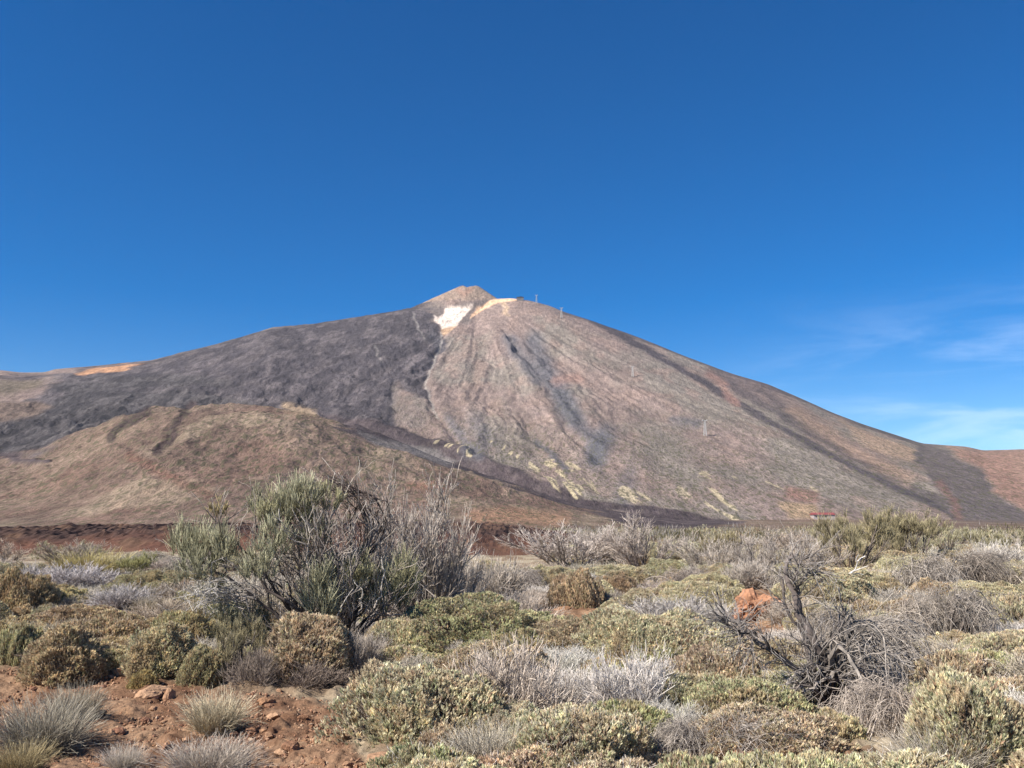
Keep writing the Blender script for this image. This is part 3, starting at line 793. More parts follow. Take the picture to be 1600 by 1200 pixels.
def twiggy_mesh(seed, W=1.7, H=1.3, n=3000, c0=(0.14, 0.115, 0.10), c1=(0.54, 0.48, 0.42), spread=0.95, N0=20, thick=0.008):
    """upright dead broom: a fan of bare branches"""
    g = np.random.default_rng(seed)
    az = g.uniform(0, 2 * math.pi, N0); til = spread * g.uniform(0.1, 1, N0)
    d = np.stack([np.cos(az) * np.sin(til), np.sin(az) * np.sin(til), np.cos(til)], 1)
    st = np.stack([np.cos(az), np.sin(az), np.zeros(N0)], 1) * 0.09 * W + np.array([0, 0, -0.06])
    L = np.minimum(H / np.maximum(np.cos(til), 0.3), W * 0.62 / np.maximum(np.sin(til), 0.15)) * g.uniform(0.6, 0.95, N0)
    P0 = march(st, d, L, 9, 0.06, 0.14, g)
    mb = MB(); mb.tubes(P0, taper(N0, 9, thick * 2.2, thick * 0.7), bark(P0, c0, np.array(c1) * 0.75, g), 5)
    n1 = n // 6
    s, dd = sprout(P0, n1, 0.25, 0.98, 0.6, g)
    P1 = march(s, dd, g.uniform(0.14, 0.32, n1) * H, 6, 0.08, 0.17, g)
    mb.tubes(P1, taper(n1, 6, thick * 0.8, thick * 0.4), bark(P1, np.array(c0) * 1.3, np.array(c1) * 0.9, g))
    n2 = n - n1
    s, dd = sprout(P1, n2, 0.15, 1.0, 0.5, g)
    P2 = march(s, dd, g.uniform(0.06, 0.17, n2) * H, 4, 0.12, 0.17, g)
    mb.tubes(P2, taper(n2, 4, thick * 0.5, thick * 0.22), bark(P2, np.array(c0) * 1.7, c1, g))
    return mb.mesh('dry_branches', M_TWIG)

def thatch_mesh(seed, W=1.6, H=0.62, n=950, c0=(0.11, 0.09, 0.078), c1=(0.46, 0.41, 0.355), side=1):
    """collapsed broom: long grey stems arching over and hanging to the ground"""
    g = np.random.default_rng(seed)
    mb = MB()
    n0 = 14
    t = np.linspace(0, 1, 12)[None]
    def arches(n_, y_s, r0, r1, jit, cA, cB, sides=3):
        az = g.normal(size=n_) * 0.95 + (0 if side > 0 else math.pi)
        ln = g.uniform(0.45, 1.0, n_) * W * 0.75; hh = g.uniform(0.55, 1.05, n_) * H
        x = ln[:, None] * (t - 0.25); z = hh[:, None] * np.sin(np.clip(t * g.uniform(0.75, 1.0, (n_, 1)) * math.pi + 0.15, 0, math.pi * 1.02)) * 1.0
        y = g.normal(size=(n_, 1)) * y_s
        P = np.stack([x * np.cos(az)[:, None] - y * np.sin(az)[:, None], x * np.sin(az)[:, None] + y * np.cos(az)[:, None], z + 0 * x], -1)
        P = P + np.cumsum(g.normal(size=P.shape) * jit * 1.6, axis=1)
        mb.tubes(P, taper(n_, 12, r0, r1), bark(P, cA, cB, g), sides)
        return P
    P0 = arches(n0, 0.25 * W, 0.016, 0.006, 0.012, np.array(c0) * 0.75, c1, 5)
    P1 = arches(n // 3, 0.26 * W, 0.0045, 0.002, 0.011, c0, c1)
    n2 = n - n // 3
    s, dd = sprout(np.concatenate([P0, P1]), n2, 0.2, 0.95, 0.6, g)
    P2 = march(s, dd, g.uniform(0.10, 0.28, n2) * W, 6, -0.05, 0.2, g)
    mb.tubes(P2, taper(n2, 6, 0.0038, 0.0016), bark(P2, np.array(c0) * 1.2, c1, g))
    return mb.mesh('hanging_stems', M_TWIG)

def grass_mesh(seed, W=0.5, H=0.5, n=1500, c0=(0.30, 0.24, 0.15), c1=(0.60, 0.53, 0.38), spread=0.55):
    g = np.random.default_rng(seed)
    az = g.uniform(0, 2 * math.pi, n); til = spread * np.sqrt(g.uniform(0, 1, n))
    d = np.stack([np.cos(az) * np.sin(til), np.sin(az) * np.sin(til), np.cos(til)], 1)
    st = np.stack([np.cos(az), np.sin(az), np.zeros(n)], 1) * (W * 0.28 * np.sqrt(g.uniform(0, 1, n)))[:, None] + np.array([0, 0, -0.03])
    P = march(st, d, H * g.uniform(0.30, 1.1, n), 6, -0.07, 0.17, g)
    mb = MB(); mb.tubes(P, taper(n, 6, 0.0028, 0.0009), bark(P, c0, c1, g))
    return mb.mesh('blades', M_GRASS)

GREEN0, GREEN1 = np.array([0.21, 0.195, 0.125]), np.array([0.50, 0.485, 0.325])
def tuft(mb, c, w, h, n, g, ca=GREEN0, cb=GREEN1, lean=(0, 0, 0), fan=0.55):
    """brush of fine erect green stems; c = middle of its foot"""
    nn = max(8, n // 9)
    az = g.uniform(0, 2 * math.pi, nn); rr_ = np.sqrt(g.uniform(0, 1, nn)) * 0.5
    st0 = np.stack([np.cos(az) * rr_ * w * 0.75, np.sin(az) * rr_ * w * 0.6, g.uniform(-0.1, 0.72, nn) * h * (1 - 0.6 * (rr_ * 2) ** 2)], 1) + c
    cl = g.integers(0, nn, n)
    st = st0[cl] + g.normal(size=(n, 3)) * 0.012
    rel = (st0[cl] - c) / np.array([w * 0.5, w * 0.5, h])
    d = unit(rel * np.array([fan, fan, 0.1]) + np.array([0, 0, 1.0]) + g.normal(size=(n, 3)) * 0.30 + np.asarray(lean))
    L = h * g.uniform(0.18, 0.46, n) * (1 - 0.25 * np.hypot(rel[:, 0], rel[:, 1]))
    P = march(st, d, L, 5, 0.05, 0.06, g)
    t = np.linspace(0, 1, 5)[None, :, None]
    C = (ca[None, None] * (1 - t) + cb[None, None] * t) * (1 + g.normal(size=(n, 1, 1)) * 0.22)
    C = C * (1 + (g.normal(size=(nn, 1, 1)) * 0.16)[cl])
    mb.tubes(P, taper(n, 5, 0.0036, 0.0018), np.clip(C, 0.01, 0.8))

def broom_meshes(seed, W=1.6, H=1.3, ntuft=14, dens=150, ca=GREEN0, cb=GREEN1):
    g = np.random.default_rng(seed)
    N0 = 16
    az = np.linspace(0, 2 * math.pi, N0, endpoint=False) + g.normal(size=N0) * 0.25; til = g.uniform(0.15, 1.05, N0)
    d = np.stack([np.cos(az) * np.sin(til), np.sin(az) * np.sin(til), np.cos(til)], 1)
    st = np.stack([np.cos(az), np.sin(az), np.zeros(N0)], 1) * 0.07 * W + np.array([0, 0, -0.06])
    L = np.minimum(H * 0.78 / np.maximum(np.cos(til), 0.3), W * 0.45 / np.maximum(np.sin(til), 0.15)) * g.uniform(0.75, 1.0, N0)
    P0 = march(st, d, L, 8, 0.05, 0.13, g)
    wb = MB(); wb.tubes(P0, taper(N0, 8, 0.02, 0.008), bark(P0, (0.085, 0.068, 0.058), (0.20, 0.165, 0.14), g), 5)
    n1 = 220
    s, dd = sprout(P0, n1, 0.3, 1.0, 0.6, g)
    P1 = march(s, dd, g.uniform(0.12, 0.3, n1) * H, 5, 0.1, 0.14, g)
    wb.tubes(P1, taper(n1, 5, 0.006, 0.0025), bark(P1, (0.12, 0.10, 0.085), (0.25, 0.215, 0.185), g))
    gb = MB()
    ends = P0[:, -1]
    for k in range(ntuft):
        e = ends[k % N0] * (1 if k < N0 else g.uniform(0.5, 0.85)) + g.normal(size=3) * 0.04
        tuft(gb, e - np.array([0, 0, H * 0.10]), W * g.uniform(0.26, 0.40), H * g.uniform(0.36, 0.5), int(dens * g.uniform(0.7, 1.3)), g, ca, cb, lean=tuple(np.array([e[0], e[1], 0]) * 0.25))
    return gb.mesh('green_stems', M_GREEN), wb.mesh('branches', M_TWIG)

# ------------------------------------------------------------------ one prototype set of each kind (meshes shared by the copies)
PROTO = {}
for _k, _s, _hh, _dd in (('sage', 11, .40, .16), ('tan', 21, .42, .3), ('green', 31, .40, .1), ('yellow', 36, .33, .08)):
    PROTO[_k] = [(w_, w_ * _hh, None, cushion_meshes(_s + i_, LEAF_PAL[_k], w_, w_ * _hh, dead=_dd)) for i_, w_ in enumerate((0.7, 1.15, 1.15, 1.8, 1.8))]
PROTO['coarse'] = [(1.3, 0.75, None, cushion_meshes(41, LEAF_PAL['sage'], 1.3, 0.75, 8000, (0.0805, 0.017), 0.45, 0.35)), (1.3, 0.75, None, cushion_meshes(42, LEAF_PAL['tan'], 1.3, 0.75, 8000, (0.0805, 0.017), 0.45, 0.35))]
PROTO['tall'] = [(1.0, 0.75, None, cushion_meshes(43, LEAF_PAL['sage'], 1.0, 0.75, 7000, (0.0801, 0.017), 0.45, 0.3, 0.62)), (1.0, 0.75, None, cushion_meshes(44, LEAF_PAL['tan'], 1.0, 0.75, 7000, (0.0801, 0.017), 0.45, 0.4, 0.62))]
PROTO['silver'] = [(1.2, 0.55, None, (silver_mesh(s),)) for s in (51, 52, 53)]
PROTO['ash'] = [(1.2, 0.5, None, (silver_mesh(s, 1.2, 0.5, 3900, (0.22, 0.185, 0.155), (0.52, 0.46, 0.395)),)) for s in (55, 56)]
PROTO['twiggy'] = [(1.7, 1.3, None, (twiggy_mesh(s),)) for s in (61, 62, 63)]
PROTO['thatch'] = [(1.6, 0.7, None, (thatch_mesh(s, side=sd_),)) for s, sd_ in ((71, 1), (72, -1), (73, 1))]
PROTO['grass'] = [(0.5, 0.5, None, (grass_mesh(s),)) for s in (81, 82)]
PROTO['greygrass'] = [(0.6, 0.5, None, (grass_mesh(s, 0.6, 0.5, 2000, (0.26, 0.225, 0.175), (0.56, 0.505, 0.41), 0.75),)) for s in (84, 85)]
PROTO['yellowgrass'] = [(0.6, 0.55, None, (grass_mesh(87, 0.6, 0.55, 1000, (0.28, 0.22, 0.10), (0.55, 0.47, 0.22), 0.45),))]
PROTO['broom'] = [(1.6, 1.3, None, broom_meshes(s)) for s in (91, 92)]
PROTO['olive'] = [(1.6, 1.3, None, broom_meshes(s, 1.6, 1.3, 16, 190, np.array([0.13, 0.11, 0.065]), np.array([0.43, 0.375, 0.225]))) for s in (95, 96)]
PART = {'sage': ('foliage', 'stems'), 'tan': ('foliage', 'stems'), 'green': ('foliage', 'stems'), 'yellow': ('foliage', 'stems'), 'coarse': ('foliage', 'stems'), 'tall': ('foliage', 'stems'), 'broom': ('green_stems', 'branches'), 'olive': ('green_stems', 'branches')}
NAME = {'sage': 'cushion_shrub', 'tan': 'cushion_shrub', 'green': 'cushion_shrub', 'yellow': 'cushion_shrub', 'coarse': 'leafy_shrub', 'tall': 'leafy_shrub', 'silver': 'bleached_shrub', 'ash': 'dry_shrub', 'twiggy': 'dead_broom', 'thatch': 'collapsed_broom', 'grass': 'grass_tuft', 'greygrass': 'grass_tuft', 'yellowgrass': 'grass_tuft', 'broom': 'broom_shrub', 'olive': 'broom_shrub'}
CAT = {'cushion_shrub': 'shrub', 'leafy_shrub': 'shrub', 'bleached_shrub': 'shrub', 'dry_shrub': 'shrub', 'dead_broom': 'dead shrub', 'collapsed_broom': 'dead shrub', 'grass_tuft': 'grass tuft', 'broom_shrub': 'shrub'}
PLACED = []     # (x, y, radius, kind, object)

def plant(kind, x, y, w, h, label=None, group=None, tint=None, single=False, rz=None, z=None, var=None):
    near = sorted(PROTO[kind], key=lambda q: abs(math.log(q[0] / w)))
    near = [q for q in near if abs(q[0] - near[0][0]) < 0.01 or len(near) < 4]
    W, H, _, meshes = near[(int(abs(x * 7.3 + y * 3.1)) if var is None else var) % len(near)]
    zz = float(ground_z(x, y)) if z is None else z
    tint = tint or (1, 1, 1)
    if rz is None: rz = random.uniform(0, 6.28)
    sc = (w / W * random.uniform(0.95, 1.05), w / W * random.uniform(0.9, 1.05), h / H)
    if len(meshes) == 1:
        o = link(NAME[kind], meshes[0]); o.color = (*tint, 1)
    else:
        o = empty(NAME[kind])
        for me, nm in zip(meshes, PART[kind]):
            c = link(nm, me, o); c.color = (*tint, 1)
    o.location = (x, y, zz - 0.02); o.rotation_euler = (0, 0, rz); o.scale = sc
    tag(o, label, CAT[NAME[kind]], group)
    PLACED.append((x, y, w / 2, kind, o))
    return o

FLAT = ('sage', 'tan', 'green', 'yellow', 'coarse', 'silver', 'ash')
def plant_px(kind, px, base, wpx, hpx, label, group=None, tint=None, **k):
    x, y, z = hit_ground(px, base)
    HERO.append((px - wpx / 2, base - hpx, px + wpx / 2, base - 0.25 * hpx, y))
    m = y / FOC; w, h = wpx * m, hpx * m
    if kind in FLAT:                      # part of its height in the picture is its depth along the ground
        s_ = (CAM_Z - z) / y; A_ = 0.42 * w * s_
        h = max(math.sqrt(max((h - A_) ** 2 - A_ * A_, 0)), 0.24 * w, 0.35 * h)
        y2 = y + 0.42 * w
        w = w * y2 / y
        return plant(kind, x * y2 / y, y2, w, h, label, group, tint, **k)
    return plant(kind, x, y + 0.2 * w, w, h, label, group, tint, **k)
HERO = []

# ------------------------------------------------------------------ the big green broom, half dead
class Frame:
    """points seen at picture positions, put at a chosen distance, as offsets from a foot on the ground"""
    def __init__(s, px, py):
        s.o = np.array(hit_ground(px, py)); s.Y = s.o[1]
    def __call__(s, px, py, dy=0.0):
        return at(px, py, s.Y + dy) - s.o
    def line(s, pts, K=14, wig=0.0, g=rng):
        P = resample([s(*p) for p in pts], K)
        if wig: P[1:-1] += g.normal(size=(K - 2, 3)) * wig
        return P

def limbs(mb, lines, radii, ca, cb, g, sides=6):
    for P, (r0, r1) in zip(lines, radii):
        K = len(P)
        t = np.linspace(0, 1, K)
        r = (r0 * (1 - t) + r1 * t) * (1 + 0.14 * g.normal(size=K))
        mb.tubes(P[None], r[None], bark(P[None], ca, cb, g), sides)

def big_broom():
    g = np.random.default_rng(301)
    F = Frame(505, 1008)
    root = empty('broom_shrub', F.o)
    tag(root, 'biggest shrub of the plain, bushy green broom with bare dead branches among its tufts', 'shrub')
    L = [([(520, 1000, 0), (503, 945, -.1), (474, 885, -.15), (456, 825, -.1), (450, 790, 0)], .035, .012), ([(505, 1003, 0), (445, 940, -.25), (404, 885, -.3), (372, 850, -.3)], .032, .011),
         ([(500, 1004, 0), (425, 955, -.3), (362, 908, -.4), (318, 880, -.3), (285, 858, -.2)], .030, .010), ([(522, 1000, .1), (528, 930, .1), (520, 865, 0), (508, 800, .1), (500, 770, .1)], .032, .010),
         ([(530, 1000, .1), (556, 920, .2), (574, 850, .1), (566, 790, 0), (540, 758, 0), (520, 748, 0)], .030, .008), ([(540, 1000, 0), (570, 930, -.1), (592, 870, -.2), (588, 815, -.2)], .026, .006),
         ([(515, 1000, -.1), (480, 960, -.5), (420, 920, -.6), (395, 870, -.6), (398, 800, -.5)], .026, .008), ([(535, 1003, -.2), (552, 960, -.5), (548, 905, -.6), (560, 870, -.5)], .024, .008),
         ([(545, 1003, -.1), (590, 965, -.3), (612, 930, -.3)], .022, .008), ([(480, 1000, -.2), (430, 985, -.5), (395, 985, -.6)], .02, .007), ([(500, 1000, .2), (470, 930, .4), (440, 870, .5), (430, 810, .5)], .026, .009),
         ([(350, 905, -.35), (346, 860, -.35), (340, 812, -.35)], .010, .006), ([(525, 1000, .3), (545, 930, .5), (545, 850, .5), (515, 790, .5)], .026, .009), ([(540, 1000, .2), (600, 930, .5), (610, 870, .6), (605, 820, .5)], .022, .006)]
    for k in range(26):
        tx = g.uniform(385, 640); ty = 800 + abs(tx - 500) * 0.35 + g.uniform(0, 70); dy = g.normal() * 0.35 - 0.15
        L.append(([(515 + g.normal() * 16, 1002, dy * .3), (515 + (tx - 515) * .45 + g.normal() * 10, 940 + g.normal() * 10, dy * .6), (515 + (tx - 515) * .8 + g.normal() * 8, (ty + 900) / 2 - 5, dy * .9), (tx, ty, dy)], g.uniform(.012, .026), .006))
    lines = [F.line(p, 16, 0.016, g) for p, _, _ in L]
    wb = MB(); limbs(wb, lines, [(a, b) for _, a, b in L], (0.062, 0.048, 0.043), (0.17, 0.14, 0.125), g)
    wb.build('branches', M_TWIG, root, True)
    # grey twigs all through it
    P0 = np.stack(lines)
    tb = MB()
    s, d = sprout(P0, 620, 0.12, 1.0, 0.75, g)
    P1 = march(s, d, g.uniform(0.25, 0.75, 620), 7, 0.10, 0.16, g)
    tb.tubes(P1, taper(620, 7, 0.0075, 0.003), bark(P1, (0.16, 0.13, 0.115), (0.44, 0.39, 0.34), g), 4)
    s, d = sprout(P1, 2300, 0.2, 1.0, 0.6, g)
    P2 = march(s, d, g.uniform(0.08, 0.26, 2300), 5, 0.10, 0.2, g)
    tb.tubes(P2, taper(2300, 5, 0.0034, 0.0015), bark(P2, (0.22, 0.185, 0.16), (0.52, 0.465, 0.405), g))
    tb.build('twigs', M_TWIG, root)
    # dark bare crown, arching
    db = MB()
    top = [F.line([(560, 880, 0), (575 + i, 830, .1), (566 + i * 1.2, 785, 0), (535 + i * 1.1, 752 + abs(i) * .6, -.05), (512 + i * 1.0, 744 + abs(i), -.1)], 12, 0.02, g) for i in (-22, -14, -6, 2, 9, 16, 24, 32)]
    limbs(db, top, [(.011, .003)] * len(top), (0.055, 0.043, 0.04), (0.095, 0.075, 0.068), g, 4)
    s, d = sprout(np.stack(top), 300, 0.2, 1.0, 0.6, g)
    P = march(s, d, g.uniform(0.12, 0.40, 300), 6, 0.03, 0.14, g)
    db.tubes(P, taper(300, 6, 0.0042, 0.0018), bark(P, (0.07, 0.055, 0.05), (0.15, 0.12, 0.108), g))
    o = db.build('dead_crown', M_TWIG, root); tag(o, 'dark brown bare twigs arching over at the top')
    # pale bleached dead wood
    pb = MB()
    pale = [[(480, 900, -.7), (481, 860, -.72), (485, 832, -.72), (470, 806, -.7)], [(484, 835, -.72), (497, 815, -.75), (503, 795, -.75)], [(482, 850, -.7), (455, 842, -.75), (440, 815, -.75), (436, 795, -.7)],
            [(560, 960, -.6), (566, 925, -.65), (552, 905, -.65)], [(600, 1005, -.5), (640, 985, -.6), (668, 970, -.6), (690, 968, -.6)], [(520, 985, -.7), (535, 945, -.75), (552, 920, -.7)], [(585, 950, -.5), (600, 905, -.5), (596, 870, -.5)]]
    pale = [F.line(p, 12, 0.012, g) for p in pale]
    limbs(pb, pale, [(.010, .0045)] * len(pale), (0.30, 0.26, 0.22), (0.46, 0.42, 0.37), g, 5)
    tang = []
    for k in range(46):
        a0 = (385 + g.normal() * 16, 935 + g.normal() * 16, -.5 + g.normal() * .15); b0 = (330 + g.normal() * 22, 920 + g.normal() * 22, -.7 + g.normal() * .2); c0 = (308 + g.normal() * 22, 945 + g.normal() * 26, -.7 + g.normal() * .2)
        tang.append(F.line([a0, b0, c0], 9, 0.018, g))
    limbs(pb, tang, [(.0065, .0028)] * len(tang), (0.22, 0.195, 0.175), (0.50, 0.47, 0.435), g, 4)
    s, d = sprout(np.stack(tang), 170, 0.2, 1, 0.8, g)
    P = march(s, d, g.uniform(0.06, 0.2, 170), 5, 0.0, 0.2, g)
    pb.tubes(P, taper(170, 5, 0.0034, 0.0014), bark(P, (0.25, 0.225, 0.205), (0.50, 0.47, 0.44), g))
    o = pb.build('bleached_branches', M_TWIG, root); tag(o, 'pale bleached dead branches low at the side')
    # green tufts, each a part of its own
    px2m = F.Y / FOC
    T = [(318, 880, 100, 74, 700, 0), (285, 865, 50, 66, 300, 0), (352, 868, 50, 60, 300, 0), (455, 815, 92, 78, 800, 0), (420, 815, 40, 52, 220, 1), (430, 862, 62, 64, 400, 0), (492, 852, 66, 66, 400, 0), (512, 795, 54, 48, 260, 1), (478, 790, 56, 52, 330, 0),
         (340, 806, 36, 34, 170, 2), (388, 1012, 92, 82, 650, 3), (350, 985, 60, 60, 260, 3), (500, 960, 58, 92, 480, 0), (562, 912, 62, 58, 400, 1), (600, 950, 66, 82, 480, 0), (634, 938, 40, 92, 360, 1), (300, 905, 60, 50, 220, 3), (540, 945, 40, 60, 220, 0), (405, 900, 60, 62, 320, 0), (515, 905, 50, 60, 260, 1), (330, 920, 50, 44, 180, 3), (400, 800, 40, 46, 180, 0)]
    COL = {0: (GREEN0, GREEN1), 1: (GREEN0 * 1.1, np.array([0.52, 0.49, 0.29])), 2: (np.array([0.20, 0.16, 0.08]), np.array([0.58, 0.48, 0.26])), 3: (GREEN0 * 0.9, GREEN1 * 0.85)}
    for (x, y, w, h, n, c) in T:
        gb = MB()
        dy = -0.45 + g.normal() * 0.25
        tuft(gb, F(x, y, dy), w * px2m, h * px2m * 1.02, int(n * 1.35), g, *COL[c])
        o = gb.build('green_tuft', M_GREEN, root)
        if c == 2: tag(o, 'small yellowish tuft on a bare stalk')
    PLACED.append((F.o[0] - 0.4, F.o[1], 1.6, 'broom', root)); PLACED.append((F.o[0] + 0.8, F.o[1], 1.2, 'broom', root))
    return root
BROOM = big_broom()

# ------------------------------------------------------------------ the twisted dead shrub on the right
def twisted_dead():
    g = np.random.default_rng(331)
    F = Frame(1296, 1112)
    root = empty('dead_shrub', F.o)
    tag(root, 'twisted dead shrub with a dark leaning trunk and bare limbs beside the red earth mound', 'dead shrub')
    L = [([(1300, 1122, 0), (1293, 1075, 0), (1284, 1030, -.05), (1266, 990, 0), (1246, 955, .05), (1236, 915, .05), (1229, 885, .05), (1232, 872, .05), (1246, 866, .1)], .050, .013),
         ([(1298, 1118, .05), (1284, 1085, .1), (1268, 1040, .15), (1258, 1000, .2), (1240, 968, .2), (1224, 940, .25), (1222, 900, .25)], .034, .010),
         ([(1292, 1105, -.05), (1262, 1062, -.1), (1225, 1030, -.15), (1188, 1005, -.1), (1155, 975, 0), (1128, 948, .1), (1120, 925, .1)], .036, .008),
         ([(1218, 1025, -.15), (1195, 1000, -.25), (1182, 985, -.2), (1175, 1015, -.3), (1178, 1030, -.3)], .014, .006),
         ([(1242, 945, .05), (1250, 915, 0), (1262, 897, -.05), (1282, 892, -.05)], .012, .005), ([(1246, 930, .05), (1240, 905, -.1), (1250, 880, -.15), (1258, 868, -.1)], .010, .004),
         ([(1280, 1030, -.05), (1300, 1000, -.1), (1318, 975, 0), (1322, 950, 0)], .016, .006), ([(1290, 1085, -.1), (1310, 1050, -.2), (1330, 1040, -.25), (1352, 1050, -.3)], .018, .006),
         ([(1296, 1110, -.1), (1275, 1080, -.25), (1250, 1070, -.3), (1235, 1085, -.35)], .014, .005), ([(1292, 1070, 0), (1272, 1045, -.2), (1262, 1010, -.2), (1250, 1000, -.2)], .016, .006),
         ([(1300, 1110, .1), (1318, 1080, .2), (1340, 1065, .3), (1365, 1062, .3)], .016, .005), ([(1170, 990, -.1), (1150, 985, -.2), (1130, 965, -.2)], .010, .004)]
    lines = [F.line(p, 16, 0.010, g) for p, _, _ in L]
    tb = MB(); limbs(tb, lines[:2], [(L[0][1] * 1.3, L[0][2] * 1.2), (L[1][1] * 1.2, L[1][2])], (0.030, 0.025, 0.024), (0.15, 0.125, 0.115), g, 8)
    tb.build('trunk', M_TWIG, root, True)
    for P, l in zip(lines[2:], L[2:]):
        lb = MB(); limbs(lb, [P], [(l[1] * 1.3, l[2] * 1.2)], (0.050, 0.041, 0.038), (0.22, 0.19, 0.17), g, 6); lb.build('limb', M_TWIG, root, True)
    P0 = np.stack(lines)
    wb = MB()
    s, d = sprout(P0, 260, 0.15, 1, 0.85, g)
    P1 = march(s, d, g.uniform(0.10, 0.42, 260), 7, -0.01, 0.2, g)
    wb.tubes(P1, taper(260, 7, 0.006, 0.0026), bark(P1, (0.105, 0.088, 0.08), (0.30, 0.27, 0.245), g), 4)
    s, d = sprout(P1, 900, 0.2, 1, 0.7, g)
    P2 = march(s, d, g.uniform(0.06, 0.24, 900), 5, 0.0, 0.2, g)
    wb.tubes(P2, taper(900, 5, 0.003, 0.0013), bark(P2, (0.17, 0.15, 0.135), (0.38, 0.35, 0.325), g))
    wb.build('twigs', M_TWIG, root)
    ab = MB(); arcs = []
    for k in range(58):
        x1 = g.uniform(1340, 1440); y1 = g.uniform(1010, 1090); up_ = g.uniform(20, 85); dy = g.normal() * 0.25
        arcs.append(F.line([(1296 + g.normal() * 8, 1105 - g.uniform(0, 70), g.normal() * .06), (1310 + g.normal() * 12, 1060 - up_ * .6, dy * .5), ((1300 + x1) / 2 + g.normal() * 14, 1025 - up_ * .7 + g.normal() * 8, dy), (x1, y1, dy * 1.3)], 14, 0.011, g))
    for k in range(26):
        x1 = g.uniform(1195, 1270); y1 = g.uniform(1030, 1110); dy = g.normal() * 0.2 - .15
        arcs.append(F.line([(1292 + g.normal() * 6, 1100 - g.uniform(0, 60), 0), (1278 + g.normal() * 8, 1050 + g.normal() * 14, dy * .5), (x1, y1, dy)], 14, 0.012, g))
    rr0 = np.exp(g.normal(size=len(arcs)) * 0.5) * 0.0085
    for P, r0 in zip(arcs, rr0): limbs(ab, [P], [(r0, r0 * .4)], (0.055, 0.045, 0.04), (0.35, 0.31, 0.27), g, 4)
    s, d = sprout(np.stack(arcs), 700, 0.2, 1, 0.7, g)
    P3 = march(s, d, g.uniform(0.05, 0.22, 700), 5, -0.04, 0.2, g)
    ab.tubes(P3, taper(700, 5, 0.0032, 0.0013), bark(P3, (0.14, 0.12, 0.105), (0.46, 0.415, 0.365), g))
    tag(ab.build('tangled_stems', M_TWIG, root), 'tangle of bent grey stems at the foot of the trunk')
    PLACED.append((F.o[0], F.o[1], 0.7, 'dead', root))
    # bleached snag standing behind it
    F2 = Frame(1313, 935)
    sn = empty('dead_branch', F2.o); tag(sn, 'single bleached forked branch sticking up behind the arching grey stems', 'branch')
    mb = MB(); limbs(mb, [F2.line([(1311, 945, 0), (1316, 920, 0), (1322, 902, 0), (1336, 890, .05), (1341, 876, .05), (1352, 869, .05)], 14, .004, g)], [(.04, .012)], (0.45, 0.41, 0.38), (0.62, 0.59, 0.56), g, 7); mb.build('stem', M_TWIG, sn, True)
    for p in ([(1333, 893, 0), (1344, 889, 0), (1357, 884, 0)], [(1326, 900, 0), (1340, 896, .1), (1349, 898, .1)], [(1340, 880, 0), (1338, 872, 0), (1342, 866, 0)]):
        mb = MB(); limbs(mb, [F2.line(p, 8, .004, g)], [(.016, .006)], (0.45, 0.41, 0.38), (0.62, 0.59, 0.56), g, 5); mb.build('fork', M_TWIG, sn, True)
    return root
DEAD = twisted_dead()

# red earth mound: a heap of red clods
def earth_mound(px, py, wpx, hpx, label, seed):
    x, y, z = hit_ground(px, py)
    me = rock_mesh('earth_mound', seed, (0.33, 0.170, 0.100), 5, 0.36, 0.8)
    w = wpx * y / FOC
    o = link('earth_mound', me); o.location = (x, y + w * 0.35, z - 0.05); o.scale = (w, w * 0.9, hpx * y / FOC * 1.5); o.rotation_euler = (0, 0, 0.6)
    tag(o, label, 'mound')
    PLACED.append((x, y + w * 0.35, w * 0.5, 'mound', o))
    return o
MOUND = earth_mound(1186, 972, 108, 58, 'mound of bare red earth rising out of the shrubs beside the twisted dead trunk', 5)

# ------------------------------------------------------------------ shrubs one can point to
S = plant_px
BIG = 'big green broom'
S('twiggy', 668, 985, 185, 205, 'bare brownish dead broom with a leaning dark stem, right against the big green broom')
S('twiggy', 600, 985, 150, 185, 'brownish bare twigs between the big green broom and the bare dead broom', tint=(.95, .92, .9), var=1)
S('twiggy', 715, 975, 90, 130, 'thin bare shoots at the right of the leaning dark stem', var=2)
S('broom', 692, 955, 48, 64, 'small bright green broom tuft at the right foot of the bare brownish dead broom', var=0, tint=(1.5, 1.45, 1.3))
S('silver', 762, 958, 140, 92, 'wide grey twiggy shrub between the big green broom and the orange soil patch', tint=(.82, .78, .74))
S('ash', 715, 985, 90, 60, 'low dark grey twig shrub in front of the small bright green broom tuft')
S('tan', 905, 950, 92, 52, 'round brownish cushion shrub at the upper edge of the orange soil patch', tint=(1, .97, .95))
S('yellow', 862, 925, 100, 38, 'pale yellow-green cushion behind the round brownish cushion at the orange soil patch')
S('yellow', 965, 922, 130, 36, 'long pale yellow-green cushion below the two grey dead shrubs')
S('tan', 968, 935, 60, 34, 'little dark brown cushion tucked into the long pale yellow-green cushion', tint=(.9, .84, .8))
S('twiggy', 895, 893, 160, 66, 'wide grey dead shrub standing behind the pale yellow-green cushions', tint=(1.2, 1.2, 1.22))
S('twiggy', 1012, 893, 130, 76, 'grey dead shrub with one dark slanting stem before the end of the lava tongue', tint=(1.1, 1.08, 1.08))
S('twiggy', 955, 890, 80, 60, 'small grey dead shrub filling the gap between two wider dead shrubs', tint=(1.15, 1.12, 1.1))
S('silver', 1066, 990, 190, 52, 'flat silver grey shrub left of the red earth mound', tint=(.85, .85, .87))
S('silver', 1130, 1010, 60, 40, 'small silver shrub under the left limb of the twisted dead shrub')
S('sage', 1010, 1050, 260, 95, 'broad pale leafy cushion directly behind the brightest silver shrub', var=0)
S('yellow', 1100, 960, 150, 40, 'pale flat cushion just left of the red earth mound')
S('sage', 1010, 975, 150, 40, 'flat cushion between the long pale yellow-green cushion and the flat silver grey shrub')
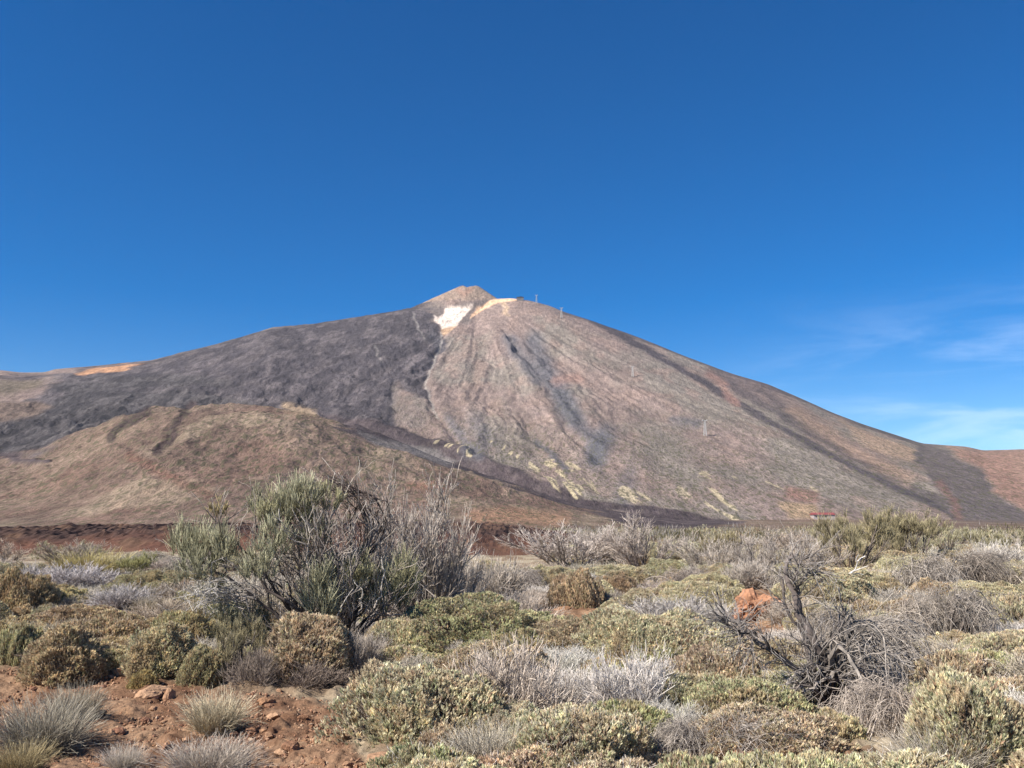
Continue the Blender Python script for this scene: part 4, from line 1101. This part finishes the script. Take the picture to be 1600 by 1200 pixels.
S('tan', 985, 1120, 10, 8, None) if False else None
S('silver', 990, 1136, 190, 118, 'brightest silver shrub, fine upright twigs with a dark hollow on its right', var=1, tint=(1.15, 1.15, 1.17))
S('silver', 880, 1110, 160, 68, 'pale silver shrub adjoining the left side of the brightest silver shrub', tint=(1.05, 1.05, 1.06))
S('ash', 800, 1150, 220, 135, 'large ragged grey twig shrub beside the big coarse-leaved shrub', tint=(1.15, 1.12, 1.1))
S('coarse', 655, 1172, 260, 135, 'big coarse-leaved olive shrub at the edge of the bare soil', var=0)
S('coarse', 760, 1085, 190, 70, 'coarse tan shrub behind the big coarse-leaved olive shrub', var=1)
S('tan', 690, 1190, 90, 50, 'grey and tan tuft in front of the big coarse-leaved olive shrub')
S('greygrass', 765, 1210, 100, 85, 'pale wiry clump growing round a small orange stone')
S('sage', 905, 1225, 250, 115, 'broad leafy cushion at the foot of the pale silver shrub', var=1)
S('green', 1165, 1150, 220, 92, 'rounded green-tinged cushion left of the twisted dead trunk', var=0)
S('tan', 1195, 1200, 240, 70, 'brownish leafy cushion in front of the rounded green-tinged cushion')
S('thatch', 1165, 1192, 190, 60, 'flattened grey stems lying across the soil in front of the brownish cushion', var=0, rz=0.2)
S('thatch', 1075, 1185, 110, 55, 'small tangle of pale fallen stems between two leafy cushions', var=1, rz=0.1)
S('green', 740, 1025, 300, 66, 'long dark green cushion in front of the big green broom', var=1)
S('tan', 880, 1030, 170, 66, 'tan upright-leaved cushion below the orange soil patch', var=0)
S('sage', 640, 1030, 130, 60, 'leafy cushion at the left end of the long dark green cushion')
S('tall', 470, 1062, 150, 80, 'upright brown leafy shrub in front of the big green broom', var=1)
S('ash', 560, 1065, 90, 70, 'shaded grey twig shrub beside the upright brown leafy shrub', tint=(.8, .78, .76))  # lowered tint puts the shade it sits in into its colour
S('ash', 480, 1088, 150, 52, 'shade-tinted dead twigs along the edge of the bare soil below the big green broom', tint=(.55, .5, .48))  # dark tint paints in the shadow below the broom
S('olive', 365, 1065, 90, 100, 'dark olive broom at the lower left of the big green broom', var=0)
S('ash', 400, 1080, 90, 60, 'shade-tinted twiggy shrub at the foot of the dark olive broom', tint=(.6, .56, .54))  # tint darkened to stand for the shade under the broom's left side
S('greygrass', 55, 1178, 110, 92, 'ragged olive grey grass clump at the bottom left corner of the bare soil', tint=(.8, .8, .78))
S('greygrass', 108, 1130, 62, 66, 'smaller olive grey grass clump right behind the ragged one', tint=(.75, .74, .7))
S('grass', 332, 1148, 74, 72, 'straw-coloured grass tuft standing on the bare soil')
S('greygrass', 318, 1215, 110, 62, 'greyish low clump in front of the straw-coloured grass tuft', tint=(.95, .92, .95))
S('greygrass', 188, 1205, 50, 46, 'tiny pale dry sprig on the bare soil', tint=(1.1, 1.1, 1.15))
S('grass', 20, 1215, 70, 60, 'dry grass under the ragged olive grey grass clump', tint=(.8, .75, .6))
S('yellowgrass', 138, 903, 96, 48, 'tall yellow dry grass in front of the dark lava bank')
S('yellowgrass', 105, 902, 50, 36, 'shorter yellow grass leaning on the tall yellow dry grass', tint=(.9, .88, .85))
S('olive', 205, 912, 76, 48, 'dark olive green bush beside the tall yellow dry grass', tint=(1.1, 1.2, .9))
S('silver', 120, 935, 190, 48, 'low pale grey shrub in front of the tall yellow dry grass', tint=(.85, .84, .9))
S('silver', 195, 958, 120, 44, 'grey twig shrub between the pale grey shrub and the reddish hollow', tint=(.85, .85, .9))
S('silver', 60, 930, 80, 46, 'pale grey shrub at the left end of the row below the lava bank', tint=(.9, .88, .9))
S('tan', 28, 968, 110, 66, 'dark-sided olive cushion at the left edge of the plain', tint=(.88, .85, .76))
S('tall', 85, 1066, 112, 68, 'bushy olive grey shrub at the upper edge of the bare soil', tint=(.98, .98, .92))
S('sage', 30, 1040, 90, 55, 'low shrub at the left edge behind the bushy olive grey shrub', tint=(.75, .76, .66))
S('tan', 170, 1022, 170, 62, 'brownish grey cushion behind the bushy olive grey shrub', tint=(.95, .92, .86))
S('tall', 238, 1055, 115, 66, 'grey-green cushion left of the dark olive broom', tint=(1, 1, .97))
S('tall', 315, 1072, 70, 52, 'small tan cushion between the slanting rock and the dark olive broom', tint=(.85, .84, .76))
S('ash', 255, 985, 130, 52, 'soft grey shrub left of the bleached branches of the big green broom', tint=(1.0, .95, .88))
S('sage', 300, 1020, 120, 66, 'pale brown-green cushion below the bleached branches of the big green broom', tint=(.85, .82, .72))
S('tan', 110, 985, 130, 40, 'flat brownish cushion behind the brownish grey cushion', tint=(.92, .88, .82))
S('tan', 225, 1078, 46, 26, 'tiny green-brown cushion just behind the slanting rock', tint=(.8, .78, .55))
S('tall', 1545, 1205, 190, 128, 'tall leafy olive shrub at the right edge, pale on top and brown inside', var=0, tint=(.98, .98, .97))
S('tan', 1500, 1090, 120, 60, 'tan cushion behind the tall leafy olive shrub')
S('greygrass', 1490, 1212, 120, 80, 'fine grey hair-like clump beside the tall leafy olive shrub', tint=(.85, .85, .88))
S('thatch', 1395, 1150, 140, 84, 'pale stems bending down over a brown shrub, right of the dark trunk', var=1, rz=0.3, tint=(1.15, 1.12, 1.1))
S('ash', 1425, 1160, 130, 80, 'brown-grey twig shrub under the pale bending stems', tint=(.75, .7, .66))
S('thatch', 1370, 1072, 190, 104, 'wide arch of grey stems right of the twisted dead shrub', var=0, rz=-0.1)
S('thatch', 1318, 1030, 110, 80, 'matted grey stems drooping toward the dark trunk from the wide arch', var=1, rz=0.15, tint=(.9, .88, .85))
S('thatch', 1432, 1005, 92, 68, 'small round hoop of grey stems behind the wide arch', var=2, rz=-0.2, tint=(1.1, 1.08, 1.05))
S('thatch', 1500, 1000, 130, 78, 'sprawling grey stems right of the small round hoop', var=0, rz=0.4)
S('thatch', 1455, 930, 110, 62, 'grey fallen broom in front of the olive brooms', var=2, rz=-0.5)
S('thatch', 1530, 918, 110, 56, 'dark-fronted grey heap of stems right of the grey fallen broom', var=0, rz=0.0, tint=(.8, .78, .76))
S('silver', 1560, 898, 120, 50, 'pale silver shrub behind the dark-fronted grey heap of stems')
S('ash', 1370, 1105, 120, 60, 'grey twigs at the right foot of the twisted dead shrub', tint=(.85, .8, .76))
S('olive', 1340, 893, 118, 96, 'dark olive broom with a blackish hollow, nearest of the brooms on the right', var=0)
S('olive', 1435, 885, 130, 92, 'olive broom with a tall pointed middle among the brooms on the right', var=1)
S('olive', 1385, 865, 90, 56, 'smaller olive broom showing between two larger ones', var=1, tint=(1.2, 1.15, 1.1))
S('broom', 1490, 872, 90, 56, 'grey-green broom right of the olive brooms', var=1, tint=(.95, .92, .85))
S('twiggy', 1240, 878, 130, 48, 'grey dead shrub left of the dark olive broom', tint=(1.0, .96, .92))
S('twiggy', 1200, 905, 90, 62, 'grey dead shrub with slanting stems above the red earth mound', tint=(.95, .95, .95))
S('ash', 1180, 925, 110, 46, 'grey twig mound right behind the red earth mound')
S('twiggy', 1275, 905, 90, 58, 'pale twiggy shrub between the twisted dead shrub and the dark olive broom', tint=(1.1, 1.08, 1.05))
S('sage', 1290, 955, 170, 58, 'green-grey cushion around the foot of the bleached forked branch')
S('sage', 1330, 905, 10, 8, None) if False else None
S('yellow', 1340, 935, 130, 40, 'pale cushion below the dark olive broom')
S('sage', 1560, 1040, 120, 52, 'leafy cushion at the right edge above the tall leafy olive shrub')
S('yellow', 1540, 955, 140, 40, 'pale yellow-green cushion under the dark-fronted grey heap of stems')
S('sage', 1580, 985, 90, 50, 'cushion at the right edge beyond the sprawling grey stems')
S('tan', 1232, 1150, 80, 44, 'tan cushion leaning on the foot of the dark trunk')
S('sage', 790, 1010, 10, 8, None) if False else None
S('greygrass', 1003, 885, 30, 34, 'straw tuft at the foot of the grey dead shrub with the slanting stem', tint=(1.2, 1.1, .9))

# ------------------------------------------------------------------ the rest of the carpet
LAND = [(hit_ground(500, 1008)[:2], 'the big green broom'), (hit_ground(1296, 1112)[:2], 'the twisted dead trunk'), (hit_ground(1188, 968)[:2], 'the red earth mound'), (hit_ground(888, 965)[:2], 'the orange soil patch'),
        (hit_ground(990, 1130)[:2], 'the brightest silver shrub'), (hit_ground(138, 903)[:2], 'the tall yellow grass'), (hit_ground(1340, 893)[:2], 'the dark olive broom'), (hit_ground(1012, 893)[:2], 'the dark slanting stem'),
        (hit_ground(1313, 935)[:2], 'the bleached forked branch'), (hit_ground(1432, 1005)[:2], 'the small hoop of stems'), (hit_ground(1530, 918)[:2], 'the dark-fronted heap'), (hit_ground(655, 1172)[:2], 'the big coarse-leaved shrub'),
        (hit_ground(1545, 1200)[:2], 'the tall leafy shrub'), (hit_ground(762, 958)[:2], 'the wide grey twiggy shrub'), (hit_ground(205, 912)[:2], 'the dark green bush by the grass')]
WORDS = {'sage': 'pale green cushion shrub', 'tan': 'tan cushion shrub', 'green': 'greenish cushion shrub', 'yellow': 'yellow-green cushion shrub', 'silver': 'silver twig shrub', 'ash': 'dull grey twig shrub', 'twiggy': 'bare upright dead shrub', 'thatch': 'heap of fallen stems', 'broom': 'green broom', 'olive': 'olive broom', 'greygrass': 'grey grass tuft'}
GROUPS = {'cushion_shrub': 'cushion shrubs carpeting the plain', 'bleached_shrub': 'silver twig shrubs among the cushions', 'dry_shrub': 'dull grey twig shrubs among the cushions', 'dead_broom': 'bare dead shrubs on the plain', 'collapsed_broom': 'heaps of fallen stems', 'broom_shrub': 'brooms farther out on the plain', 'grass_tuft': 'grass tufts among the shrubs'}
ORD = ['nearest', 'second nearest', 'third nearest', 'fourth nearest', 'fifth nearest', 'sixth nearest', 'seventh nearest', 'eighth nearest', 'ninth nearest', 'tenth nearest']
fill = []
g = np.random.default_rng(501)
def bare_at(px, py, grow=0):
    for i, p in enumerate(BARE):
        q = np.array(p, float)
        if bool(inside(np.array([px]), np.array([py]), p)[0]): return True
    return False
HERO += [(1140, 905, 1240, 985, 19.0), (838, 945, 940, 992, 17.0), (700, 815, 880, 858, 50.0), (-100, 815, 270, 866, 50.0), (60, 855, 250, 900, 34.0), (-50, 1070, 560, 1200, 9.0)]
def hides(px, py, w, h, Y):
    k = FOC / Y
    a0, a1, b0 = px - w * k * .42, px + w * k * .42, py - h * k
    for (x0, y0, x1, y1, yy) in HERO:
        if Y < yy and a1 > x0 and a0 < x1 and b0 < y1 and py > y1 - 4:
            ov = (min(a1, x1) - max(a0, x0)) / (x1 - x0) * (y1 - max(b0, y0)) / (y1 - y0)
            if ov > 0.10: return True
    return False
def free(x, y, rad, slack):
    for (a, b, r, k, o) in PLACED:
        if (a - x) ** 2 + (b - y) ** 2 < ((r + rad) * slack) ** 2: return False
    return True
def scatter(n_try, y0, y1, sizes, kinds, wts, slack, limit, hmul=(0.24, 0.38)):
    n = 0
    for _ in range(n_try):
        if n >= limit: break
        Y = math.sqrt(g.uniform(y0 * y0, y1 * y1)); a = g.uniform(-0.60, 0.60); x = a * Y
        px, py = project(np.array(x), np.array(Y), ground_z(x, Y))
        px, py = float(px), float(py)
        if bare_at(px, py) or bare_at(px, py + 14): continue
        if Y > 38 and px < 900: continue
        if px < 600 and py > 1080: continue
        if 880 < py < 1000 and 820 < px < 960 and py > 945: continue
        w = g.uniform(*sizes)
        if not free(x, Y, w / 2, slack): continue
        k = kinds[g.choice(len(kinds), p=np.array(wts) / sum(wts))]
        if k in ('twiggy', 'broom', 'olive') and px < 860 and Y < 30: k = 'ash'
        if k == 'yellow' and px < 700: k = 'silver'
        hh = {'twiggy': g.uniform(.55, .85), 'broom': g.uniform(.6, .8), 'olive': g.uniform(.6, .8), 'thatch': .45, 'greygrass': .8}.get(k, g.uniform(*hmul)) * w
        if k in ('twiggy', 'broom', 'olive'): hh = min(hh, 1.25)
        if px < 900 and Y > 24: hh *= 0.7
        if hides(px, py, w, hh, Y): continue
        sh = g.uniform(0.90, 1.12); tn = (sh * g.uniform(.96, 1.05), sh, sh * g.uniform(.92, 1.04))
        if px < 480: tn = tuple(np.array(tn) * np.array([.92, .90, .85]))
        o = plant(k, x, Y, w, hh, None, None, tn)
        fill.append((o, k, x, Y, px, py)); n += 1
    return n
n0 = scatter(3000, 5.0, 7.0, (0.8, 1.3), ['sage', 'tan', 'green'], [5, 3, 1], 0.6, 22)
n1 = scatter(6000, 6.2, 14, (0.7, 1.25), ['sage', 'tan', 'green', 'ash', 'silver'], [5, 1.6, 1.8, 1.3, 1.3], 0.60, 125)
n2 = scatter(6000, 14, 26, (1.0, 1.8), ['sage', 'tan', 'yellow', 'silver', 'ash', 'thatch', 'twiggy'], [4.5, 1.3, 2.4, 2.0, 1.6, .8, .6], 0.60, 165)
n3 = scatter(6000, 26, 48, (1.5, 2.7), ['sage', 'tan', 'yellow', 'silver', 'ash', 'twiggy', 'olive', 'broom'], [4, 2, 3, 2, 1.6, 2.2, .9, .6], 0.70, 130, (0.20, 0.32))
n4 = scatter(4000, 6.2, 20, (0.35, 0.6), ['sage', 'tan', 'ash', 'greygrass'], [3, 2, 1, 1], 0.8, 60, (0.4, 0.6))
# a label that singles each one out: which of its kind, counted from a landmark, on which side of it
cells = {}
for it in fill:
    o, k, x, Y, px, py = it
    d, (lx, ly), nm = min(((math.hypot(x - l[0], Y - l[1]), l, n) for l, n in LAND), key=lambda t: t[0])
    dx, dy = x - lx, Y - ly
    side = ('right of' if dx > 0 else 'left of') if abs(dx) > abs(dy) else ('behind' if dy > 0 else 'in front of')
    cells.setdefault((k, nm, side), []).append((d, o))
for (k, nm, side), lst in cells.items():
    lst.sort(key=lambda t: t[0])
    for i, (d, o) in enumerate(lst):
        gname = GROUPS[o.name.split('.')[0]]
        if i < len(ORD): tag(o, ((ORD[i] + ' ' if len(lst) > 1 else '') + WORDS[k] + ' ' + side + ' ' + nm), None, gname)
        else: tag(o, WORDS[k] + ' far ' + side + ' ' + nm, None, gname)

# ------------------------------------------------------------------ scrub too far off to count, one mass
def far_scrub():
    g = np.random.default_rng(601)
    lf, tw = MB(), MB()
    n = 1500
    Y = np.sqrt(g.uniform(47 ** 2, 190 ** 2, n * 2)); a = g.uniform(-0.62, 0.62, n * 2); x = a * Y
    px, py = project(x, Y, 0 * x)
    ok = (px > 930 + 40 * g.normal(size=n * 2)) | ((Y > 110) & (px > 600))
    x, Y = x[ok][:n], Y[ok][:n]; n = len(x)
    z = ground_z(x, Y)
    typ = g.random(n)
    m = 170
    for i in range(n):
        w = g.uniform(1.2, 3.0); h = w * g.uniform(0.28, 0.5)
        az = g.uniform(0, 6.283, m); u = g.uniform(0, 1, m); s = np.sqrt(1 - u * u)
        D = np.stack([np.cos(az) * s, np.sin(az) * s, u], 1)
        p = D * np.array([w / 2, w / 2, h]) * g.uniform(0.75, 1.1, (m, 1)) + np.array([x[i], Y[i], z[i]])
        ax = unit(D * 0.5 + np.array([0, 0, 0.9]) + g.normal(size=(m, 3)) * 0.25)
        if typ[i] < 0.62:
            pal = LEAF_PAL[('sage', 'tan', 'yellow')[i % 3]]
            lf.leaves(p, ax, 0.24 * g.uniform(.6, 1.2, m), 0.075 * g.uniform(.6, 1.3, m), pick(pal[0], pal[1], m, g) * g.uniform(.8, 1.1))
        elif typ[i] < 0.75:
            lf.leaves(p * np.array([1, 1, 1]) , ax, 0.34, 0.045, pick([(0.07, 0.062, 0.03), (0.16, 0.15, 0.075)], [1, 2], m, g))
        else:
            lf.leaves(p, ax, 0.32 * g.uniform(.6, 1.3, m), 0.028, pick([(0.20, 0.175, 0.16), (0.36, 0.33, 0.305)], [1, 2], m, g))
    o = lf.build('scrubland', M_LEAF); tag(o, kind='stuff')
    o['label'] = 'far scrub running to the foot of the mountain'
far_scrub()

# ------------------------------------------------------------------ stones and gravel on the bare soil
ROCKS = [rock_mesh('rock', s, b, 4) for s, b in ((3, (0.33, 0.185, 0.105)), (9, (0.30, 0.165, 0.10)), (17, (0.36, 0.215, 0.13)), (25, (0.25, 0.13, 0.085)), (33, (0.40, 0.25, 0.155)))]
def rock(px, py, wpx, hpx, label, v, rz=None, group=None):
    x, y, z = hit_ground(px, py)
    w = wpx * y / FOC
    o = link('rock', ROCKS[v]); o.location = (x, y + w * 0.3, z); o.scale = (w, w * random.uniform(.7, 1), max(hpx * y / FOC * 1.7, w * .5)); o.rotation_euler = (0, 0, rz if rz is not None else random.uniform(0, 6.28))
    tag(o, label, 'rock', group); return o
rock(228, 1094, 62, 26, 'slanting pale brown rock with a black shaded right face on the bare soil', 4, 0.4)
rock(260, 1096, 24, 26, 'upright stone wedged against the right end of the slanting pale brown rock', 2)
rock(414, 1104, 34, 20, 'smooth orange stone at the foot of the shade-tinted dead twigs', 0, 1.0)
rock(427, 1124, 26, 12, 'small yellowish stone in front of the smooth orange stone', 4)
rock(498, 1198, 28, 14, 'orange stone at the bottom edge of the bare soil, close to a dark hole', 0)
rock(452, 1178, 30, 22, 'block of reddish soil with a black shaded side near the bottom edge', 1)
rock(745, 1200, 26, 36, 'orange stone half hidden by the pale wiry clump', 0)
rock(590, 1212, 110, 22, 'broad flat brown rock in front of the big coarse-leaved olive shrub', 2)
rock(1180, 1208, 110, 28, 'flat reddish rock in front of the flattened grey stems', 1)
rock(1330, 1208, 70, 22, 'tan rock at the bottom edge right of the flattened grey stems', 4)
rock(1250, 1210, 90, 18, 'pale brown rock between the reddish rock and the tan rock at the bottom', 2)
rock(1315, 1132, 34, 18, 'orange stone beneath the twisted dead trunk', 0)
rock(330, 1098, 22, 10, 'small tan stone in front of the small tan cushion', 4)
rock(288, 1106, 20, 10, 'small orange clod right of the slanting rock', 0)
rock(160, 1048, 22, 14, 'orange clod behind the pale gap in the shrubs', 0)
rock(182, 1056, 24, 14, 'tan clod just right of the orange clod', 2)
rock(178, 1150, 30, 16, 'dark reddish clod in the middle of the bare soil', 3)
rock(150, 1120, 26, 12, 'reddish clod right of the smaller grey grass clump', 1)
rock(225, 1128, 20, 9, 'low brown stone below the slanting rock', 3)
rock(232, 1195, 22, 14, 'brown stone right of the tiny pale dry sprig', 1)
rock(880, 955, 30, 10, 'red clod at the back of the orange soil patch', 0)
rock(925, 985, 22, 10, 'red clod at the front right of the orange soil patch', 1)
rock(222, 865, 14, 9, 'bright orange boulder at the right foot of the lava bank', 0)
def stones():
    g = np.random.default_rng(701); n = 0
    while n < 220:
        px, py = g.uniform(-10, 570), g.uniform(1070, 1205)
        if not bare_at(px, py): continue
        x, y, z = hit_ground(px, py); w = 0.025 + 0.10 * g.random() ** 2.0
        o = link('stone', ROCKS[int(g.integers(0, 5))]); o.location = (x, y, z + 0.004); o.scale = (w, w * g.uniform(.7, 1), w * g.uniform(.6, 1)); o.rotation_euler = (0, 0, g.uniform(0, 6.28))
        tag(o, 'small brown stone among many loose ones on the bare reddish soil', 'stone', 'loose stones on the bare soil'); n += 1
stones()
def gravel():
    g = np.random.default_rng(711)
    V0, T0 = ico(1); nv = len(V0)
    n = 15000
    px = g.uniform(-60, 1600, n * 8); py = g.uniform(930, 1260, n * 8)
    ok = np.zeros(len(px), bool)
    for p in BARE: ok |= inside(px, py, p)
    px, py = px[ok][:n], py[ok][:n]; n = len(px)
    a, e = ray(px, py); Y = CAM_Z / -e
    for _ in range(30): Y = Y + 0.5 * ((CAM_Z - ground_z(a * Y, Y)) / -e - Y)
    C = np.stack([a * Y, Y, ground_z(a * Y, Y) + 0.004], 1)
    w = 0.005 + 0.017 * g.random(n) ** 2.5
    V = V0[None] * (1 + 0.35 * (g.random((n, nv, 1)) - 0.5)) * (w[:, None] * g.uniform(.6, 1.2, (n, 3)))[:, None] + C[:, None]
    T = (T0[None] + (np.arange(n) * nv)[:, None, None]).reshape(-1, 3)
    c = pick([(0.26, 0.14, 0.085), (0.34, 0.21, 0.135), (0.19, 0.105, 0.07), (0.40, 0.29, 0.20)], [3, 3, 2, 1], n, g)
    me = mesh_np('gravel', V.reshape(-1, 3), None, T, np.repeat(c, nv, axis=0)); me.materials.append(M_ROCK)
    o = link('gravel', me); tag(o, kind='stuff')
gravel()

# ------------------------------------------------------------------ cable car: pylons and stations
def pylon(px, base, hpx, label, tone_=(0.40, 0.39, 0.38)):
    x, y, z = mountain_hit(px, base); h = hpx * y / FOC
    root = empty('cable_car_pylon', (x, y, z - 3)); tag(root, label, 'pylon', 'cable car pylons on the slope')
    h += 3; b, t = h * 0.085, h * 0.035; c = tone_
    mb = MB()
    cor = [(-1, -1), (1, -1), (1, 1), (-1, 1)]
    for i, (sx_, sy_) in enumerate(cor):
        lb = MB(); lb.bar((sx_ * b, sy_ * b, 0), (sx_ * t, sy_ * t, h * 0.93), h * 0.014, c); lb.build('leg', M_PAINT, root)
        nx_, ny_ = cor[(i + 1) % 4]
        for k in range(6):
            z0, z1 = h * 0.93 * k / 6, h * 0.93 * (k + 1) / 6
            w0, w1 = b + (t - b) * k / 6, b + (t - b) * (k + 1) / 6
            mb.bar((sx_ * w0, sy_ * w0, z0), (nx_ * w1, ny_ * w1, z1), h * 0.008, c)
            mb.bar((sx_ * w1, sy_ * w1, z1), (nx_ * w1, ny_ * w1, z1), h * 0.007, c)
    mb.build('bracing', M_PAINT, root)
    ab = MB(); ab.box(-h * .14, h * .14, -h * .03, h * .03, h * .93, h * .965, c); ab.box(-h * .15, -h * .10, -h * .07, h * .07, h * .965, h * 1.0, c); ab.box(h * .10, h * .15, -h * .07, h * .07, h * .965, h * 1.0, c)
    ab.build('crossarm', M_PAINT, root)
pylon(1102, 681, 25, 'lowest white cable car pylon, standing alone on the right-hand slope')
pylon(988, 589, 17, 'middle cable car pylon on the slope below the right shoulder')
pylon(877, 497, 17, 'upper cable car pylon just below the skyline')
pylon(838, 474, 14, 'cable car pylon standing on the skyline right of the summit')

def building(name, px, base, wpx, hpx, label, wall_c, roof_c, nwin, pitched):
    x, y, z = mountain_hit(px, base); k = y / FOC; w, h = wpx * k, hpx * k; d = w * 0.55
    root = empty(name, (x, y, z)); tag(root, label, 'building')
    mb = MB(); mb.box(-w / 2, w / 2, -d / 2, d / 2, -h * .8, h * .62, wall_c); mb.box(w * .18, w * .47, -d * .75, -d / 2 - .05, -h * .8, h * .35, wall_c); mb.build('wall', M_PAINT, root)
    rb = MB()
    if pitched:
        e = w * .54; f = d * .6
        V = [(-e, -f, h * .62), (e, -f, h * .62), (e, f, h * .62), (-e, f, h * .62), (-e, 0, h), (e, 0, h)]
        rb.add(V, [(0, 1, 5, 4), (2, 3, 4, 5), (0, 3, 2, 1)], [(0, 4, 3), (1, 2, 5)], roof_c)
    else:
        rb.box(-w * .53, w * .53, -d * .55, d * .55, h * .64, h * .82, roof_c); rb.box(-w * .1, w * .3, -d * .3, d * .3, h * .83, h, roof_c)
    rb.build('roof', M_PAINT, root)
    for i in range(nwin):
        xx = -w * .42 + w * .55 * (i + .5) / nwin
        wb = MB(); wb.box(xx - w * .03, xx + w * .03, -d / 2 - .25, -d / 2 - .02, h * .18, h * .42, (0.03, 0.035, 0.045)); wb.build('window', M_PAINT, root)
building('cable_car_station', 1286, 811, 32, 9, 'long low cable car station with a red roof at the mountain foot', (0.34, 0.30, 0.29), (0.22, 0.06, 0.06), 6, True)
building('summit_station', 812, 470, 11, 6, 'small dark cable car station on the skyline right of the summit', (0.16, 0.15, 0.15), (0.04, 0.04, 0.045), 3, False)

# ------------------------------------------------------------------ the air between here and the mountain
def haze():
    mb = MB(); mb.box(-12500, 12500, -12500, 12500, -145, 1750, (1, 1, 1))
    m = bpy.data.materials.new('haze'); m.use_nodes = True
    n, l = m.node_tree.nodes, m.node_tree.links; n.clear()
    o = n.new('ShaderNodeOutputMaterial'); v = n.new('ShaderNodeVolumePrincipled')
    v.inputs['Color'].default_value = (0.80, 0.86, 1.0, 1); v.inputs['Density'].default_value = HAZE; v.inputs['Anisotropy'].default_value = 0.0
    l.new(v.outputs[0], o.inputs['Volume'])
    tag(mb.build('haze', m), kind='stuff')
HAZE = 0.9e-5
haze()
